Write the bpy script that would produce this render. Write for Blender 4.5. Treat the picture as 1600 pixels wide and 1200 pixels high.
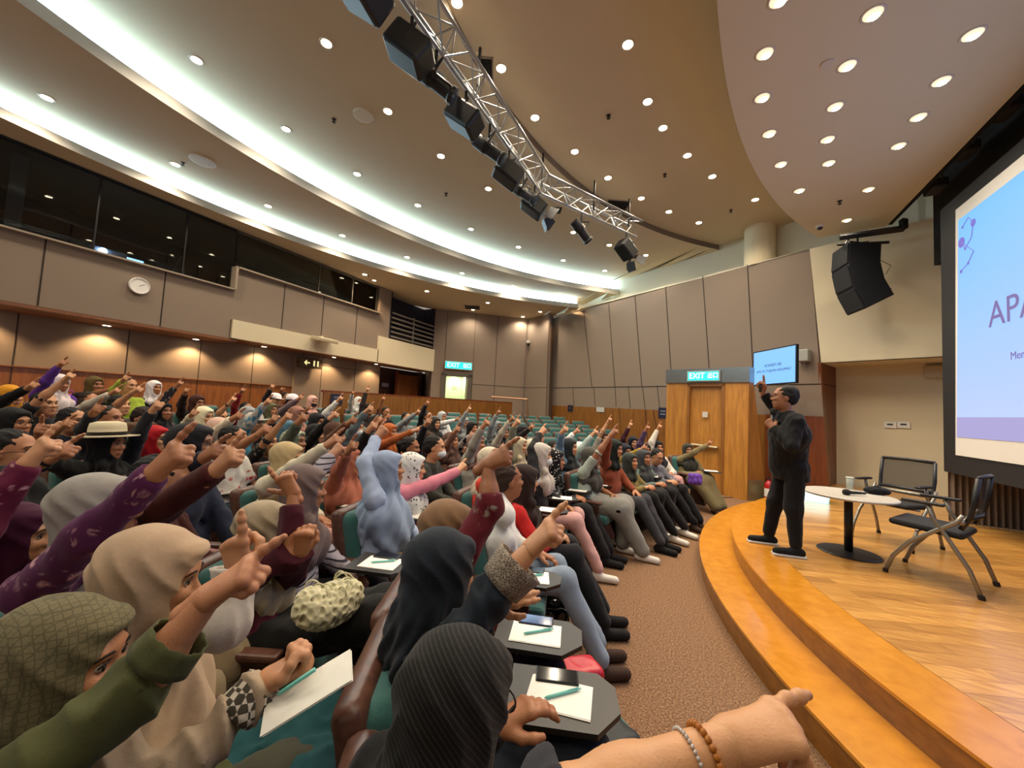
import bpy, bmesh, math, random
import numpy as np
from mathutils import Vector, Matrix
random.seed(7); rng = np.random.default_rng(7)
S = bpy.context.scene
for o in list(bpy.data.objects): bpy.data.objects.remove(o)
COL = S.collection
# ------------------------------------------------------------------ camera
YAW, ROLL, PITCH, EYE = math.radians(26.5), math.radians(3.0), math.atan(36/600), 1.65
f0 = np.array([-math.sin(YAW), math.cos(YAW), 0]); r0 = np.array([math.cos(YAW), math.sin(YAW), 0]); z0 = np.array([0, 0, 1.])
fw = f0*math.cos(PITCH)+z0*math.sin(PITCH); up0 = -f0*math.sin(PITCH)+z0*math.cos(PITCH)
rt = r0*math.cos(ROLL)+up0*math.sin(ROLL); up = -r0*math.sin(ROLL)+up0*math.cos(ROLL)
cam = bpy.data.cameras.new('camera'); camo = bpy.data.objects.new('camera', cam); COL.objects.link(camo)
M = Matrix(((rt[0], up[0], -fw[0], 0), (rt[1], up[1], -fw[1], 0), (rt[2], up[2], -fw[2], EYE), (0, 0, 0, 1)))
camo.matrix_world = M
cam.sensor_width = 36; cam.lens = 36*600/1600; cam.clip_start = .02; cam.clip_end = 100
S.camera = camo
# ------------------------------------------------------------------ world, view
w = bpy.data.worlds.new('world'); S.world = w; w.use_nodes = True
w.node_tree.nodes['Background'].inputs[0].default_value = (1.0, .86, .72, 1)
w.node_tree.nodes['Background'].inputs[1].default_value = .24  # even warm ambient fill, let in through the open side behind the camera
S.view_settings.view_transform = 'Standard'; S.view_settings.look = 'None'
S.view_settings.gamma = 1; S.view_settings.use_curve_mapping = False
S.view_settings.exposure = 0.5
# soft area lamps: the control room fill and the exit lobby light
def area(name, loc, rot, size, power, col, sy=None):
    l = bpy.data.lights.new(name, 'AREA'); l.energy = power; l.color = col; l.size = size
    if sy: l.shape = 'RECTANGLE'; l.size_y = sy
    o = bpy.data.objects.new(name, l); o.location = loc; o.rotation_euler = rot; COL.objects.link(o); return o
EYEP = np.array([0, 0, EYE])
def ray(x, y): return fw+rt*(x-800)/600+up*(600-y)/600
def atz(x, y, z): d = ray(x, y); return EYEP+d*(z-EYE)/d[2]
def atx(x, y, X): d = ray(x, y); return EYEP+d*X/d[0]
NW = np.array([.485, .875]); NW = NW/np.hypot(*NW)
WD = 9.98
def atw(x, y, off=0.):          # on the long panelled wall (or parallel to it, off metres behind)
    d = ray(x, y); return EYEP+d*(WD+off)/(d[0]*NW[0]+d[1]*NW[1])
def atd(x, y, dep): return EYEP+ray(x, y)*dep
# ------------------------------------------------------------------ materials
def lin(h):
    if not isinstance(h, str): return tuple(h)
    h = h.lstrip('#'); v = [int(h[i:i+2], 16)/255 for i in (0, 2, 4)]
    return tuple(c/12.92 if c <= .04045 else ((c+.055)/1.055)**2.4 for c in v)
MC = {}
def nd(nt, t, **k):
    n = nt.nodes.new(t)
    for a, b in k.items():
        if a.startswith('i_'):
            key = a[2:]; n.inputs[int(key) if key.isdigit() else key.replace('_', ' ')].default_value = b
        else: setattr(n, a, b)
    return n
def mat(name, col, rough=.6, metal=0., emit=None, es=0., bump=0., bscale=200., spec=.5, sheen=0., noise=0., nscale=8., key=None):
    k = key or (name, col if isinstance(col, str) else tuple(col), rough, metal, emit, es, bump, bscale, noise, sheen)
    if k in MC: return MC[k]
    m = bpy.data.materials.new(name); m.use_nodes = True; nt = m.node_tree; b = nt.nodes['Principled BSDF']
    c = lin(col); b.inputs['Base Color'].default_value = (*c, 1); b.inputs['Roughness'].default_value = rough
    b.inputs['Metallic'].default_value = metal; b.inputs['Specular IOR Level'].default_value = spec
    if sheen: b.inputs['Sheen Weight'].default_value = sheen
    if emit: b.inputs['Emission Color'].default_value = (*lin(emit), 1); b.inputs['Emission Strength'].default_value = es
    if bump or noise:
        tc = nd(nt, 'ShaderNodeTexCoord')
    if bump:
        n = nd(nt, 'ShaderNodeTexNoise'); n.inputs['Scale'].default_value = bscale; n.inputs['Detail'].default_value = 3
        bp = nd(nt, 'ShaderNodeBump'); bp.inputs['Strength'].default_value = bump; bp.inputs['Distance'].default_value = .01
        nt.links.new(tc.outputs['Object'], n.inputs['Vector']); nt.links.new(n.outputs['Fac'], bp.inputs['Height']); nt.links.new(bp.outputs['Normal'], b.inputs['Normal'])
    if noise:
        n = nd(nt, 'ShaderNodeTexNoise'); n.inputs['Scale'].default_value = nscale; n.inputs['Detail'].default_value = 5
        mx = nd(nt, 'ShaderNodeMix', data_type='RGBA')
        mx.inputs[6].default_value = (*[x*(1-noise) for x in c], 1); mx.inputs[7].default_value = (*[min(1, x*(1+noise)) for x in c], 1)
        nt.links.new(tc.outputs['Object'], n.inputs['Vector']); nt.links.new(n.outputs['Fac'], mx.inputs[0]); nt.links.new(mx.outputs[2], b.inputs['Base Color'])
    MC[k] = m; return m
def cloth(col, pat='', sheen=.25):
    k = ('cloth', col, pat)
    if k in MC: return MC[k]
    m = bpy.data.materials.new('cloth'); m.use_nodes = True; nt = m.node_tree; b = nt.nodes['Principled BSDF']
    c = lin(col); L = nt.links
    b.inputs['Base Color'].default_value = (*c, 1); b.inputs['Roughness'].default_value = .85
    b.inputs['Sheen Weight'].default_value = sheen; b.inputs['Sheen Roughness'].default_value = .5; b.inputs['Specular IOR Level'].default_value = .25
    b.inputs['Sheen Tint'].default_value = (*[min(1, x+.25) for x in c], 1)
    tc = nd(nt, 'ShaderNodeTexCoord'); V = tc.outputs['Object']
    n = nd(nt, 'ShaderNodeTexNoise', i_Scale=16., i_Detail=4.); L.new(V, n.inputs['Vector'])
    n2 = nd(nt, 'ShaderNodeTexNoise', i_Scale=420., i_Detail=2.); L.new(V, n2.inputs['Vector'])
    ad = nd(nt, 'ShaderNodeMath', operation='MULTIPLY_ADD'); ad.inputs[1].default_value = .15; L.new(n2.outputs['Fac'], ad.inputs[0]); L.new(n.outputs['Fac'], ad.inputs[2])
    bp = nd(nt, 'ShaderNodeBump'); bp.inputs['Strength'].default_value = .5; bp.inputs['Distance'].default_value = .009
    L.new(ad.outputs[0], bp.inputs['Height']); L.new(bp.outputs['Normal'], b.inputs['Normal'])
    def mixc(fac, c2):
        mx = nd(nt, 'ShaderNodeMix', data_type='RGBA'); mx.inputs[6].default_value = (*c, 1); mx.inputs[7].default_value = (*lin(c2), 1)
        L.new(fac, mx.inputs[0]); return mx
    def thr(out, lo, hi):
        r = nd(nt, 'ShaderNodeMapRange'); r.inputs['From Min'].default_value = lo; r.inputs['From Max'].default_value = hi; L.new(out, r.inputs['Value']); return r.outputs['Result']
    mx = None
    if pat in ('stripe', 'stripe_fine', 'rib', 'stripe_wide'):
        wv = nd(nt, 'ShaderNodeTexWave', wave_type='BANDS', bands_direction={'stripe': 'Z', 'stripe_fine': 'DIAGONAL', 'rib': 'DIAGONAL', 'stripe_wide': 'DIAGONAL'}[pat])
        wv.inputs['Scale'].default_value = {'stripe': 11., 'stripe_fine': 42., 'rib': 45., 'stripe_wide': 9.}[pat]
        wv.inputs['Distortion'].default_value = .6; L.new(V, wv.inputs['Vector'])
        mx = mixc(thr(wv.outputs['Fac'], .78, .86), {'stripe': '14141c', 'stripe_fine': 'b9cadf', 'rib': '2c2b28', 'stripe_wide': '241d22'}[pat])
    elif pat in ('floral', 'batik', 'dots', 'lace', 'camo', 'print', 'monogram', 'houndstooth'):
        if pat == 'monogram':
            vo = nd(nt, 'ShaderNodeTexVoronoi', feature='DISTANCE_TO_EDGE', i_Scale=78.); vo.inputs['Randomness'].default_value = .2
            L.new(V, vo.inputs['Vector']); mx = mixc(thr(vo.outputs['Distance'], .11, .05), '54503a')
        elif pat == 'lace':
            vo = nd(nt, 'ShaderNodeTexVoronoi', feature='DISTANCE_TO_EDGE', i_Scale=135.)
            L.new(V, vo.inputs['Vector']); mx = mixc(thr(vo.outputs['Distance'], .12, .03), 'a39888')
        elif pat == 'houndstooth':
            vo = nd(nt, 'ShaderNodeTexChecker', i_Scale=60.); L.new(V, vo.inputs['Vector']); mx = mixc(vo.outputs['Fac'], 'd5ccbe')
        elif pat == 'camo':
            no = nd(nt, 'ShaderNodeTexNoise', i_Scale=28.); L.new(V, no.inputs['Vector']); mx = mixc(thr(no.outputs['Fac'], .48, .52), 'a8ac94')
        elif pat == 'dots':
            vo = nd(nt, 'ShaderNodeTexVoronoi', i_Scale=34.); L.new(V, vo.inputs['Vector'])
            mx = mixc(thr(vo.outputs['Distance'], .3, .22), '2b2a2c' if sum(c) > .8 else 'd8d4cc')
        else:
            sc = {'floral': 24., 'batik': 24., 'print': 15.}[pat]
            vo = nd(nt, 'ShaderNodeTexVoronoi', i_Scale=sc); no = nd(nt, 'ShaderNodeTexNoise', i_Scale=sc*.5, i_Detail=5., i_Distortion=1.5)
            L.new(V, vo.inputs['Vector']); L.new(V, no.inputs['Vector'])
            mm = nd(nt, 'ShaderNodeMath', operation='MULTIPLY'); L.new(thr(vo.outputs['Distance'], .45, .2), mm.inputs[0]); L.new(thr(no.outputs['Fac'], .5, .58), mm.inputs[1])
            mx = mixc(mm.outputs[0], {'floral': '8c8378', 'batik': 'c79aa0', 'print': 'b02a3a'}[pat])
    elif pat == 'check':
        ch = nd(nt, 'ShaderNodeTexWave', wave_type='BANDS', bands_direction='Z', i_Scale=14.); c2 = nd(nt, 'ShaderNodeTexWave', wave_type='BANDS', bands_direction='X', i_Scale=14.)
        L.new(V, ch.inputs['Vector']); L.new(V, c2.inputs['Vector'])
        mm = nd(nt, 'ShaderNodeMath', operation='MAXIMUM'); L.new(thr(ch.outputs['Fac'], .8, .9), mm.inputs[0]); L.new(thr(c2.outputs['Fac'], .8, .9), mm.inputs[1])
        mx = mixc(mm.outputs[0], '8f8a80')
    if mx: L.new(mx.outputs[2], b.inputs['Base Color'])
    MC[k] = m; return m
def skin(col='b07a58'):
    k = ('skin', col)
    if k in MC: return MC[k]
    m = bpy.data.materials.new('skin'); m.use_nodes = True; nt = m.node_tree; b = nt.nodes['Principled BSDF']; c = lin(col)
    tc = nd(nt, 'ShaderNodeTexCoord'); n = nd(nt, 'ShaderNodeTexNoise', i_Scale=30., i_Detail=4.)
    mx = nd(nt, 'ShaderNodeMix', data_type='RGBA'); mx.inputs[6].default_value = (c[0]*.86, c[1]*.78, c[2]*.74, 1); mx.inputs[7].default_value = (min(1, c[0]*1.1), c[1]*1.08, c[2]*1.05, 1)
    nt.links.new(tc.outputs['Object'], n.inputs['Vector']); nt.links.new(n.outputs['Fac'], mx.inputs[0]); nt.links.new(mx.outputs[2], b.inputs['Base Color'])
    b.inputs['Roughness'].default_value = .48; b.inputs['Subsurface Weight'].default_value = .08; b.inputs['Subsurface Radius'].default_value = (.01, .004, .002); b.inputs['Subsurface Scale'].default_value = .5
    n2 = nd(nt, 'ShaderNodeTexNoise', i_Scale=260., i_Detail=2.); nt.links.new(tc.outputs['Object'], n2.inputs['Vector'])
    bp = nd(nt, 'ShaderNodeBump'); bp.inputs['Strength'].default_value = .18; bp.inputs['Distance'].default_value = .004
    nt.links.new(n2.outputs['Fac'], bp.inputs['Height']); nt.links.new(bp.outputs['Normal'], b.inputs['Normal'])
    MC[k] = m; return m
def woodmat(name, c1, c2, rough=.35, scale=(1, 1, 12), grain=6., planks=None, coat=0.):
    k = (name,)
    if k in MC: return MC[k]
    m = bpy.data.materials.new(name); m.use_nodes = True; nt = m.node_tree; b = nt.nodes['Principled BSDF']; L = nt.links
    tc = nd(nt, 'ShaderNodeTexCoord'); mp = nd(nt, 'ShaderNodeMapping'); mp.inputs['Scale'].default_value = scale
    L.new(tc.outputs['Object'], mp.inputs['Vector'])
    n = nd(nt, 'ShaderNodeTexNoise', i_Scale=grain, i_Detail=6., i_Distortion=.6); L.new(mp.outputs[0], n.inputs['Vector'])
    mx = nd(nt, 'ShaderNodeMix', data_type='RGBA'); mx.inputs[6].default_value = (*lin(c1), 1); mx.inputs[7].default_value = (*lin(c2), 1)
    rg = nd(nt, 'ShaderNodeMapRange'); rg.inputs['From Min'].default_value = .3; rg.inputs['From Max'].default_value = .7
    L.new(n.outputs['Fac'], rg.inputs['Value']); L.new(rg.outputs['Result'], mx.inputs[0]); out = mx.outputs[2]
    if planks:
        br = nd(nt, 'ShaderNodeTexBrick'); mp2 = nd(nt, 'ShaderNodeMapping'); mp2.inputs['Rotation'].default_value = (0, 0, planks[2])
        L.new(tc.outputs['Object'], mp2.inputs['Vector']); L.new(mp2.outputs[0], br.inputs['Vector'])
        br.inputs['Scale'].default_value = 1; br.inputs['Brick Width'].default_value = planks[0]; br.inputs['Row Height'].default_value = planks[1]
        br.inputs['Mortar Size'].default_value = .002; br.inputs['Mortar Smooth'].default_value = .1; br.offset = .37; br.offset_frequency = 2
        br.inputs['Color1'].default_value = (.74, .70, .66, 1); br.inputs['Color2'].default_value = (1.12, 1.14, 1.16, 1); br.inputs['Mortar'].default_value = (.5, .45, .4, 1)
        mu = nd(nt, 'ShaderNodeMix', data_type='RGBA', blend_type='MULTIPLY'); mu.inputs[0].default_value = 1
        L.new(out, mu.inputs[6]); L.new(br.outputs['Color'], mu.inputs[7]); out = mu.outputs[2]
    L.new(out, b.inputs['Base Color']); b.inputs['Roughness'].default_value = rough
    if coat: b.inputs['Coat Weight'].default_value = coat; b.inputs['Coat Roughness'].default_value = .15
    MC[k] = m; return m
def carpet():
    if 'carpet' in MC: return MC['carpet']
    m = bpy.data.materials.new('carpet'); m.use_nodes = True; nt = m.node_tree; b = nt.nodes['Principled BSDF']; L = nt.links
    tc = nd(nt, 'ShaderNodeTexCoord'); n = nd(nt, 'ShaderNodeTexNoise', i_Scale=85., i_Detail=3., i_Roughness=.8); L.new(tc.outputs['Object'], n.inputs['Vector'])
    cr = nd(nt, 'ShaderNodeValToRGB'); L.new(n.outputs['Fac'], cr.inputs[0]); e = cr.color_ramp.elements
    e[0].position = .36; e[0].color = (*lin('5a4232'), 1); e[1].position = .66; e[1].color = (*lin('a98868'), 1)
    x = e.new(.5); x.color = (*lin('7e6049'), 1)
    L.new(cr.outputs[0], b.inputs['Base Color']); b.inputs['Roughness'].default_value = .95; b.inputs['Specular IOR Level'].default_value = .1
    bp = nd(nt, 'ShaderNodeBump'); bp.inputs['Strength'].default_value = .6; bp.inputs['Distance'].default_value = .01
    L.new(n.outputs['Fac'], bp.inputs['Height']); L.new(bp.outputs['Normal'], b.inputs['Normal']); MC['carpet'] = m; return m
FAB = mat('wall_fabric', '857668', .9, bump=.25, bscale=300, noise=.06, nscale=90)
FAB_SHADE = mat('wall_fabric_shaded', '5f4c42', .9, bump=.25, bscale=300, noise=.06, nscale=90)  # darker wall fabric: return side's shade painted in; also colours its joints
SEAM = mat('panel_joint', '2b211c', .9)
CREAM = mat('painted_plaster', 'cfc3a6', .8, noise=.03, nscale=3)
CEIL = mat('ceiling_paint', 'c8ba9c', .85, noise=.03, nscale=2)
CANOPY = mat('canopy_paint', 'd2c8a8', .8, noise=.02, nscale=2)
FASC = mat('fascia_paint', 'c7c3bb', .7)
BLK = mat('black_metal', '0d0d0f', .45)
BLKM = mat('black_matte', '060608', .9)
ALU = mat('brushed_aluminium', 'a9a9a6', .5, .8)
CHROME = mat('chrome', 'c8c8c8', .15, 1.)
TEAL = mat('teal_upholstery', '2a5f5c', .85, bump=.3, bscale=350, sheen=.3, noise=.1, nscale=20)
DWOOD = woodmat('dark_wood', '32201a', '4a3026', .35, (1, 1, 1), 14)
WALN = woodmat('walnut_armrest', '4a3028', '6a473a', .35, (3, 3, 3), 10)
WAINS = woodmat('wainscot_wood', '6f3f1c', '8f5a2c', .4, (3, 3, .5), 5)
OAKD = woodmat('wainscot_oak', '70451c', '8f6029', .4, (4, 4, .35), 5)
OAK = woodmat('portal_wood', '9a6528', 'bd8438', .4, (4, 4, .35), 5)
REDW = woodmat('jamb_wood', '5e2c12', '7b3f1b', .4, (4, 4, .35), 5)
STAGEW = woodmat('stage_planks', 'a87236', 'cf9c50', .28, (.7, 6, 1), 6, planks=(.95, .115, math.radians(-22)), coat=.35)
NOSE = woodmat('stage_nosing', 'b87618', 'cc8926', .25, (2, 2, 2), 5, coat=.4)
RISER = woodmat('stage_riser', '6f420e', '8e5a1c', .3, (2, 2, 5), 5, coat=.3)
PAPER = mat('paper', 'efeee6', .8); PENM = mat('mint_pen', '6fc0b4', .4)
# ------------------------------------------------------------------ mesh helpers
class MB:
    def __init__(s): s.v = []; s.f = []; s.m = []; s.n = 0
    def add(s, V, Fc, mi=0):
        s.v.append(np.asarray(V, float).reshape(-1, 3)); off = s.n; s.n += len(s.v[-1])
        for f in Fc: s.f.append([int(i)+off for i in f]); s.m.append(mi)
        return s
    def box(s, c, size, rz=0, mi=0, R=None):
        x, y, z = [a/2 for a in size]; V = np.array([(i*x, j*y, k*z) for i in (-1, 1) for j in (-1, 1) for k in (-1, 1)])
        if R is None: R = np.array([[math.cos(rz), -math.sin(rz), 0], [math.sin(rz), math.cos(rz), 0], [0, 0, 1]])
        return s.add(V@np.asarray(R).T+np.array(c), [(0, 1, 3, 2), (4, 6, 7, 5), (0, 4, 5, 1), (2, 3, 7, 6), (0, 2, 6, 4), (1, 5, 7, 3)], mi)
    def rbox(s, c, size, r=.02, rz=0, mi=0, seg=2, R=None):
        bm = bmesh.new(); bmesh.ops.create_cube(bm, size=1)
        for v in bm.verts: v.co = Vector((v.co.x*size[0], v.co.y*size[1], v.co.z*size[2]))
        bmesh.ops.bevel(bm, geom=list(bm.edges), offset=r, segments=seg, affect='EDGES', profile=.5)
        bm.verts.ensure_lookup_table(); V = np.array([v.co[:] for v in bm.verts]); Fc = [[v.index for v in f.verts] for f in bm.faces]; bm.free()
        if R is None: R = np.array([[math.cos(rz), -math.sin(rz), 0], [math.sin(rz), math.cos(rz), 0], [0, 0, 1]])
        return s.add(V@np.asarray(R).T+np.array(c), Fc, mi)
    def tube(s, pts, r, n=8, mi=0, caps=True):
        P = [np.array(p, float) for p in pts]; rr = r if hasattr(r, '__len__') else [r]*len(P); V = []; Fc = []
        prev = None
        for i, p in enumerate(P):
            t = P[min(i+1, len(P)-1)]-P[max(i-1, 0)]; t = t/(np.linalg.norm(t)+1e-9)
            if prev is None: a = np.cross(t, [0, 0, 1.]) if abs(t[2]) < .9 else np.cross(t, [1., 0, 0])
            else: a = prev-t*(prev@t)
            a /= np.linalg.norm(a)+1e-9; prev = a; b = np.cross(t, a)
            for k in range(n): an = 2*math.pi*k/n; V.append(p+rr[i]*(a*math.cos(an)+b*math.sin(an)))
        for i in range(len(P)-1):
            for k in range(n): Fc.append((i*n+k, i*n+(k+1) % n, (i+1)*n+(k+1) % n, (i+1)*n+k))
        if caps: Fc.append(tuple(range(n))[::-1]); Fc.append(tuple(range((len(P)-1)*n, len(P)*n)))
        return s.add(V, Fc, mi)
    def lathe(s, prof, c=(0, 0, 0), n=20, mi=0, R=None):
        V = []; Fc = []
        for r, z in prof:
            for k in range(n): a = 2*math.pi*k/n; V.append((r*math.cos(a), r*math.sin(a), z))
        for i in range(len(prof)-1):
            for k in range(n): Fc.append((i*n+k, i*n+(k+1) % n, (i+1)*n+(k+1) % n, (i+1)*n+k))
        if prof[0][0] > 1e-5: Fc.append(tuple(range(n))[::-1])
        if prof[-1][0] > 1e-5: Fc.append(tuple(range((len(prof)-1)*n, len(prof)*n)))
        V = np.array(V)
        if R is not None: V = V@np.asarray(R).T
        return s.add(V+np.array(c), Fc, mi)
    def prism(s, poly, z0_, z1_, mi=0):
        n = len(poly); V = [(p[0], p[1], z0_) for p in poly]+[(p[0], p[1], z1_) for p in poly]
        return s.add(V, [tuple(range(n))[::-1], tuple(range(n, 2*n))]+[(i, (i+1) % n, n+(i+1) % n, n+i) for i in range(n)], mi)
    def slab(s, quad, th, mi=0):     # planar polygon thickened along its normal
        Q = np.array(quad, float); nn = np.cross(Q[1]-Q[0], Q[2]-Q[0]); nn /= np.linalg.norm(nn); n = len(Q)
        if nn@(np.array([0, 4, 2.5])-Q[0]) < 0: nn = -nn      # thickness always grows away from the hall
        V = np.r_[Q, Q-nn*th]
        return s.add(V, [tuple(range(n)), tuple(range(n, 2*n))[::-1]]+[(i, n+i, n+(i+1) % n, (i+1) % n) for i in range(n)], mi)
    def build(s, name, mats, parent=None, loc=None, smooth=False, **tags):
        if not isinstance(mats, (list, tuple)): mats = [mats]
        me = bpy.data.meshes.new(name); V = np.concatenate(s.v)
        if loc is not None: V = V-np.array(loc)
        me.from_pydata(V.tolist(), [], s.f)
        for m in mats: me.materials.append(m)
        me.polygons.foreach_set('material_index', s.m)
        if smooth: me.polygons.foreach_set('use_smooth', [True]*len(s.f))
        me.update(); o = bpy.data.objects.new(name, me); COL.objects.link(o)
        if loc is not None: o.location = loc
        if parent: o.parent = parent
        for k, v in tags.items(): o[k] = v
        if smooth == 'auto':
            pass
        return o
def empty(name, loc, label, cat, group=None, rz=0):
    o = bpy.data.objects.new(name, None); COL.objects.link(o); o.location = loc; o.rotation_euler = (0, 0, rz); o.empty_display_size = .1
    o['label'] = label; o['category'] = cat
    if group: o['group'] = group
    return o
def dup(root, loc, rz=None, label=None, group=None):
    r = root.copy(); COL.objects.link(r); r.location = loc
    if rz is not None: r.rotation_euler = (0, 0, rz)
    if label: r['label'] = label
    if group: r['group'] = group
    for ch in root.children:
        c = ch.copy(); COL.objects.link(c); c.parent = r
        for g in ch.children:
            d = g.copy(); COL.objects.link(d); d.parent = c
    return r
def text(s, size, loc, R, m, name='lettering', parent=None, align='CENTER', ext=.001, sx=1.):
    cu = bpy.data.curves.new(name, 'FONT'); cu.body = s; cu.size = size; cu.align_x = align; cu.align_y = 'CENTER'; cu.extrude = ext
    cu.materials.append(m); o = bpy.data.objects.new(name, cu); COL.objects.link(o)
    mm = Matrix(((R[0][0]*sx, R[0][1], R[0][2], loc[0]), (R[1][0]*sx, R[1][1], R[1][2], loc[1]), (R[2][0]*sx, R[2][1], R[2][2], loc[2]), (0, 0, 0, 1)))
    if parent:
        o.parent = parent; mm = Matrix.Translation(-Vector(parent.location)) @ mm
    dg = bpy.context.evaluated_depsgraph_get(); me = bpy.data.meshes.new_from_object(o.evaluated_get(dg)); q = bpy.data.objects.new(name, me); COL.objects.link(q); q.parent = parent; q.matrix_local = mm
    bpy.data.objects.remove(o); return q
def frame(xdir, z=(0, 0, 1)):   # columns: x = xdir, y = up, z = normal
    x = np.array(xdir, float); x /= np.linalg.norm(x); y = np.array(z, float); y = y-x*(x@y); y /= np.linalg.norm(y); n = np.cross(x, y); return np.c_[x, y, n]
# ------------------------------------------------------------------ distance-field modelling of bodies and cloth
def d_cap(P, a, b, ra, rb):
    pa = P-a; ba = b-a; h = np.clip(pa@ba/(ba@ba+1e-12), 0, 1)
    q = pa-h[..., None]*ba
    return np.sqrt((q*q).sum(-1))-(ra+(rb-ra)*h)
def d_ell(P, c, r, R=None):
    q = P-c
    if R is not None: q = q@R
    r = np.asarray(r, P.dtype); k0 = np.sqrt(((q/r)**2).sum(-1)); k1 = np.sqrt(((q/(r*r))**2).sum(-1))+1e-9
    return k0*(k0-1)/k1
def smin(a, b, k):
    h = np.maximum(k-np.abs(a-b), 0)/k; return np.minimum(a, b)-h*h*k*.25
def smax(a, b, k): return -smin(-a, -b, k)
def grid_mesh(fn, lo, hi, h):
    lo = np.array(lo, np.float32); hi = np.array(hi, np.float32); n = np.maximum(np.ceil((hi-lo)/h).astype(int)+1, 3)
    ax = [lo[i]+h*np.arange(n[i], dtype=np.float32) for i in range(3)]
    P = np.stack(np.meshgrid(*ax, indexing='ij'), -1); v = fn(P).astype(np.float32)
    s = v < 0; nx, ny, nz = n
    cnt = np.zeros((nx-1, ny-1, nz-1), np.int8); cs = []
    for i in (0, 1):
        for j in (0, 1):
            for k in (0, 1):
                c = (slice(i, nx-1+i), slice(j, ny-1+j), slice(k, nz-1+k)); cs.append(((i, j, k), c)); cnt += s[c]
    act = (cnt > 0) & (cnt < 8); idx = np.argwhere(act)
    if len(idx) == 0: return np.zeros((0, 3)), np.zeros((0, 4), int)
    vid = -np.ones(act.shape, int); vid[act] = np.arange(len(idx))
    cv = {c: v[idx[:, 0]+c[0], idx[:, 1]+c[1], idx[:, 2]+c[2]] for c, _ in cs}
    acc = np.zeros((len(idx), 3)); num = np.zeros(len(idx))
    cc = list(cv)
    for a in range(8):
        for b in range(a+1, 8):
            ca, cb = cc[a], cc[b]
            if sum(abs(ca[i]-cb[i]) for i in range(3)) != 1: continue
            va, vb = cv[ca], cv[cb]; m = (va < 0) != (vb < 0); t = np.where(m, va/np.where(m, va-vb, 1), 0)
            p = np.array(ca)+t[:, None]*(np.array(cb)-np.array(ca)); acc += np.where(m[:, None], p, 0); num += m
    V = lo+h*(idx+acc/num[:, None]); F = []
    for d in range(3):
        e, g = [(1, 2), (2, 0), (0, 1)][d]
        sl0 = [slice(1, -1)]*3; sl1 = [slice(1, -1)]*3; sl0[d] = slice(0, -1); sl1[d] = slice(1, None)
        A = s[tuple(sl0)]; B = s[tuple(sl1)]; ch = np.argwhere(A != B)
        if len(ch) == 0: continue
        o = ch.copy()
        for q in range(3):
            if q != d: o[:, q] += 1
        fl = A[tuple(ch.T)]
        ve = np.zeros(3, int); ve[e] = 1; vg = np.zeros(3, int); vg[g] = 1
        q = [vid[tuple((o-ve-vg).T)], vid[tuple((o-vg).T)], vid[tuple(o.T)], vid[tuple((o-ve).T)]]
        Q = np.stack(q, 1); Q[~fl] = Q[~fl][:, ::-1]; F.append(Q)
    F = np.concatenate(F); F = F[(F >= 0).all(1)]
    return V, F
A3 = lambda *a: np.array(a, float)
class Sdf:
    """list of shapes joined smoothly; each shape only touches its own neighbourhood of the grid"""
    def __init__(s, k=.03): s.p = []; s.k = k; s.cut = []; s.fold = None; s.pts = []
    def cap(s, a, b, ra, rb=None, k=None):
        rb = ra if rb is None else rb; a = np.array(a, float); b = np.array(b, float)
        s.p.append((lambda P, a=a, b=b: d_cap(P, a.astype(P.dtype), b.astype(P.dtype), ra, rb), k)); s.pts += [a-ra, a+ra, b-rb, b+rb]; return s
    def ell(s, c, r, R=None, k=None):
        c = np.array(c, float); m = max(r); s.p.append((lambda P, c=c: d_ell(P, c.astype(P.dtype), r, None if R is None else R.astype(P.dtype)), k)); s.pts += [c-m, c+m]; return s
    def minus(s, fn, k=.01): s.cut.append((fn, k)); return s
    def __call__(s, P):
        d = None
        for fn, k in s.p:
            e = fn(P); d = e if d is None else smin(d, e, k or s.k)
        if s.fold is not None: d = d+s.fold(P)
        for fn, k in s.cut: d = smax(d, -fn(P), k)
        return d
    def mesh(s, h, pad=.03):
        pts = np.array(s.pts); return grid_mesh(s, pts.min(0)-pad, pts.max(0)+pad, h)
def folds(amp, wl, seed, vert=.45):
    r = np.random.default_rng(seed); K = r.normal(size=(5, 3)); K /= np.linalg.norm(K, axis=1)[:, None]; K[:, 2] *= vert; ph = r.uniform(0, 6.3, 5); sc = r.uniform(.7, 1.7, 5)
    def fn(P):
        d = 0; wob = .35*np.sin(P[..., 2]*9+P[..., 0]*7)
        for i in range(5): d = d+np.sin((P@K[i].astype(P.dtype))*(6.28/wl*sc[i])+ph[i]+wob*3)
        d = d/5; return (amp*(np.abs(d)*2.2-.55)).astype(P.dtype)
    return fn
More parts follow.
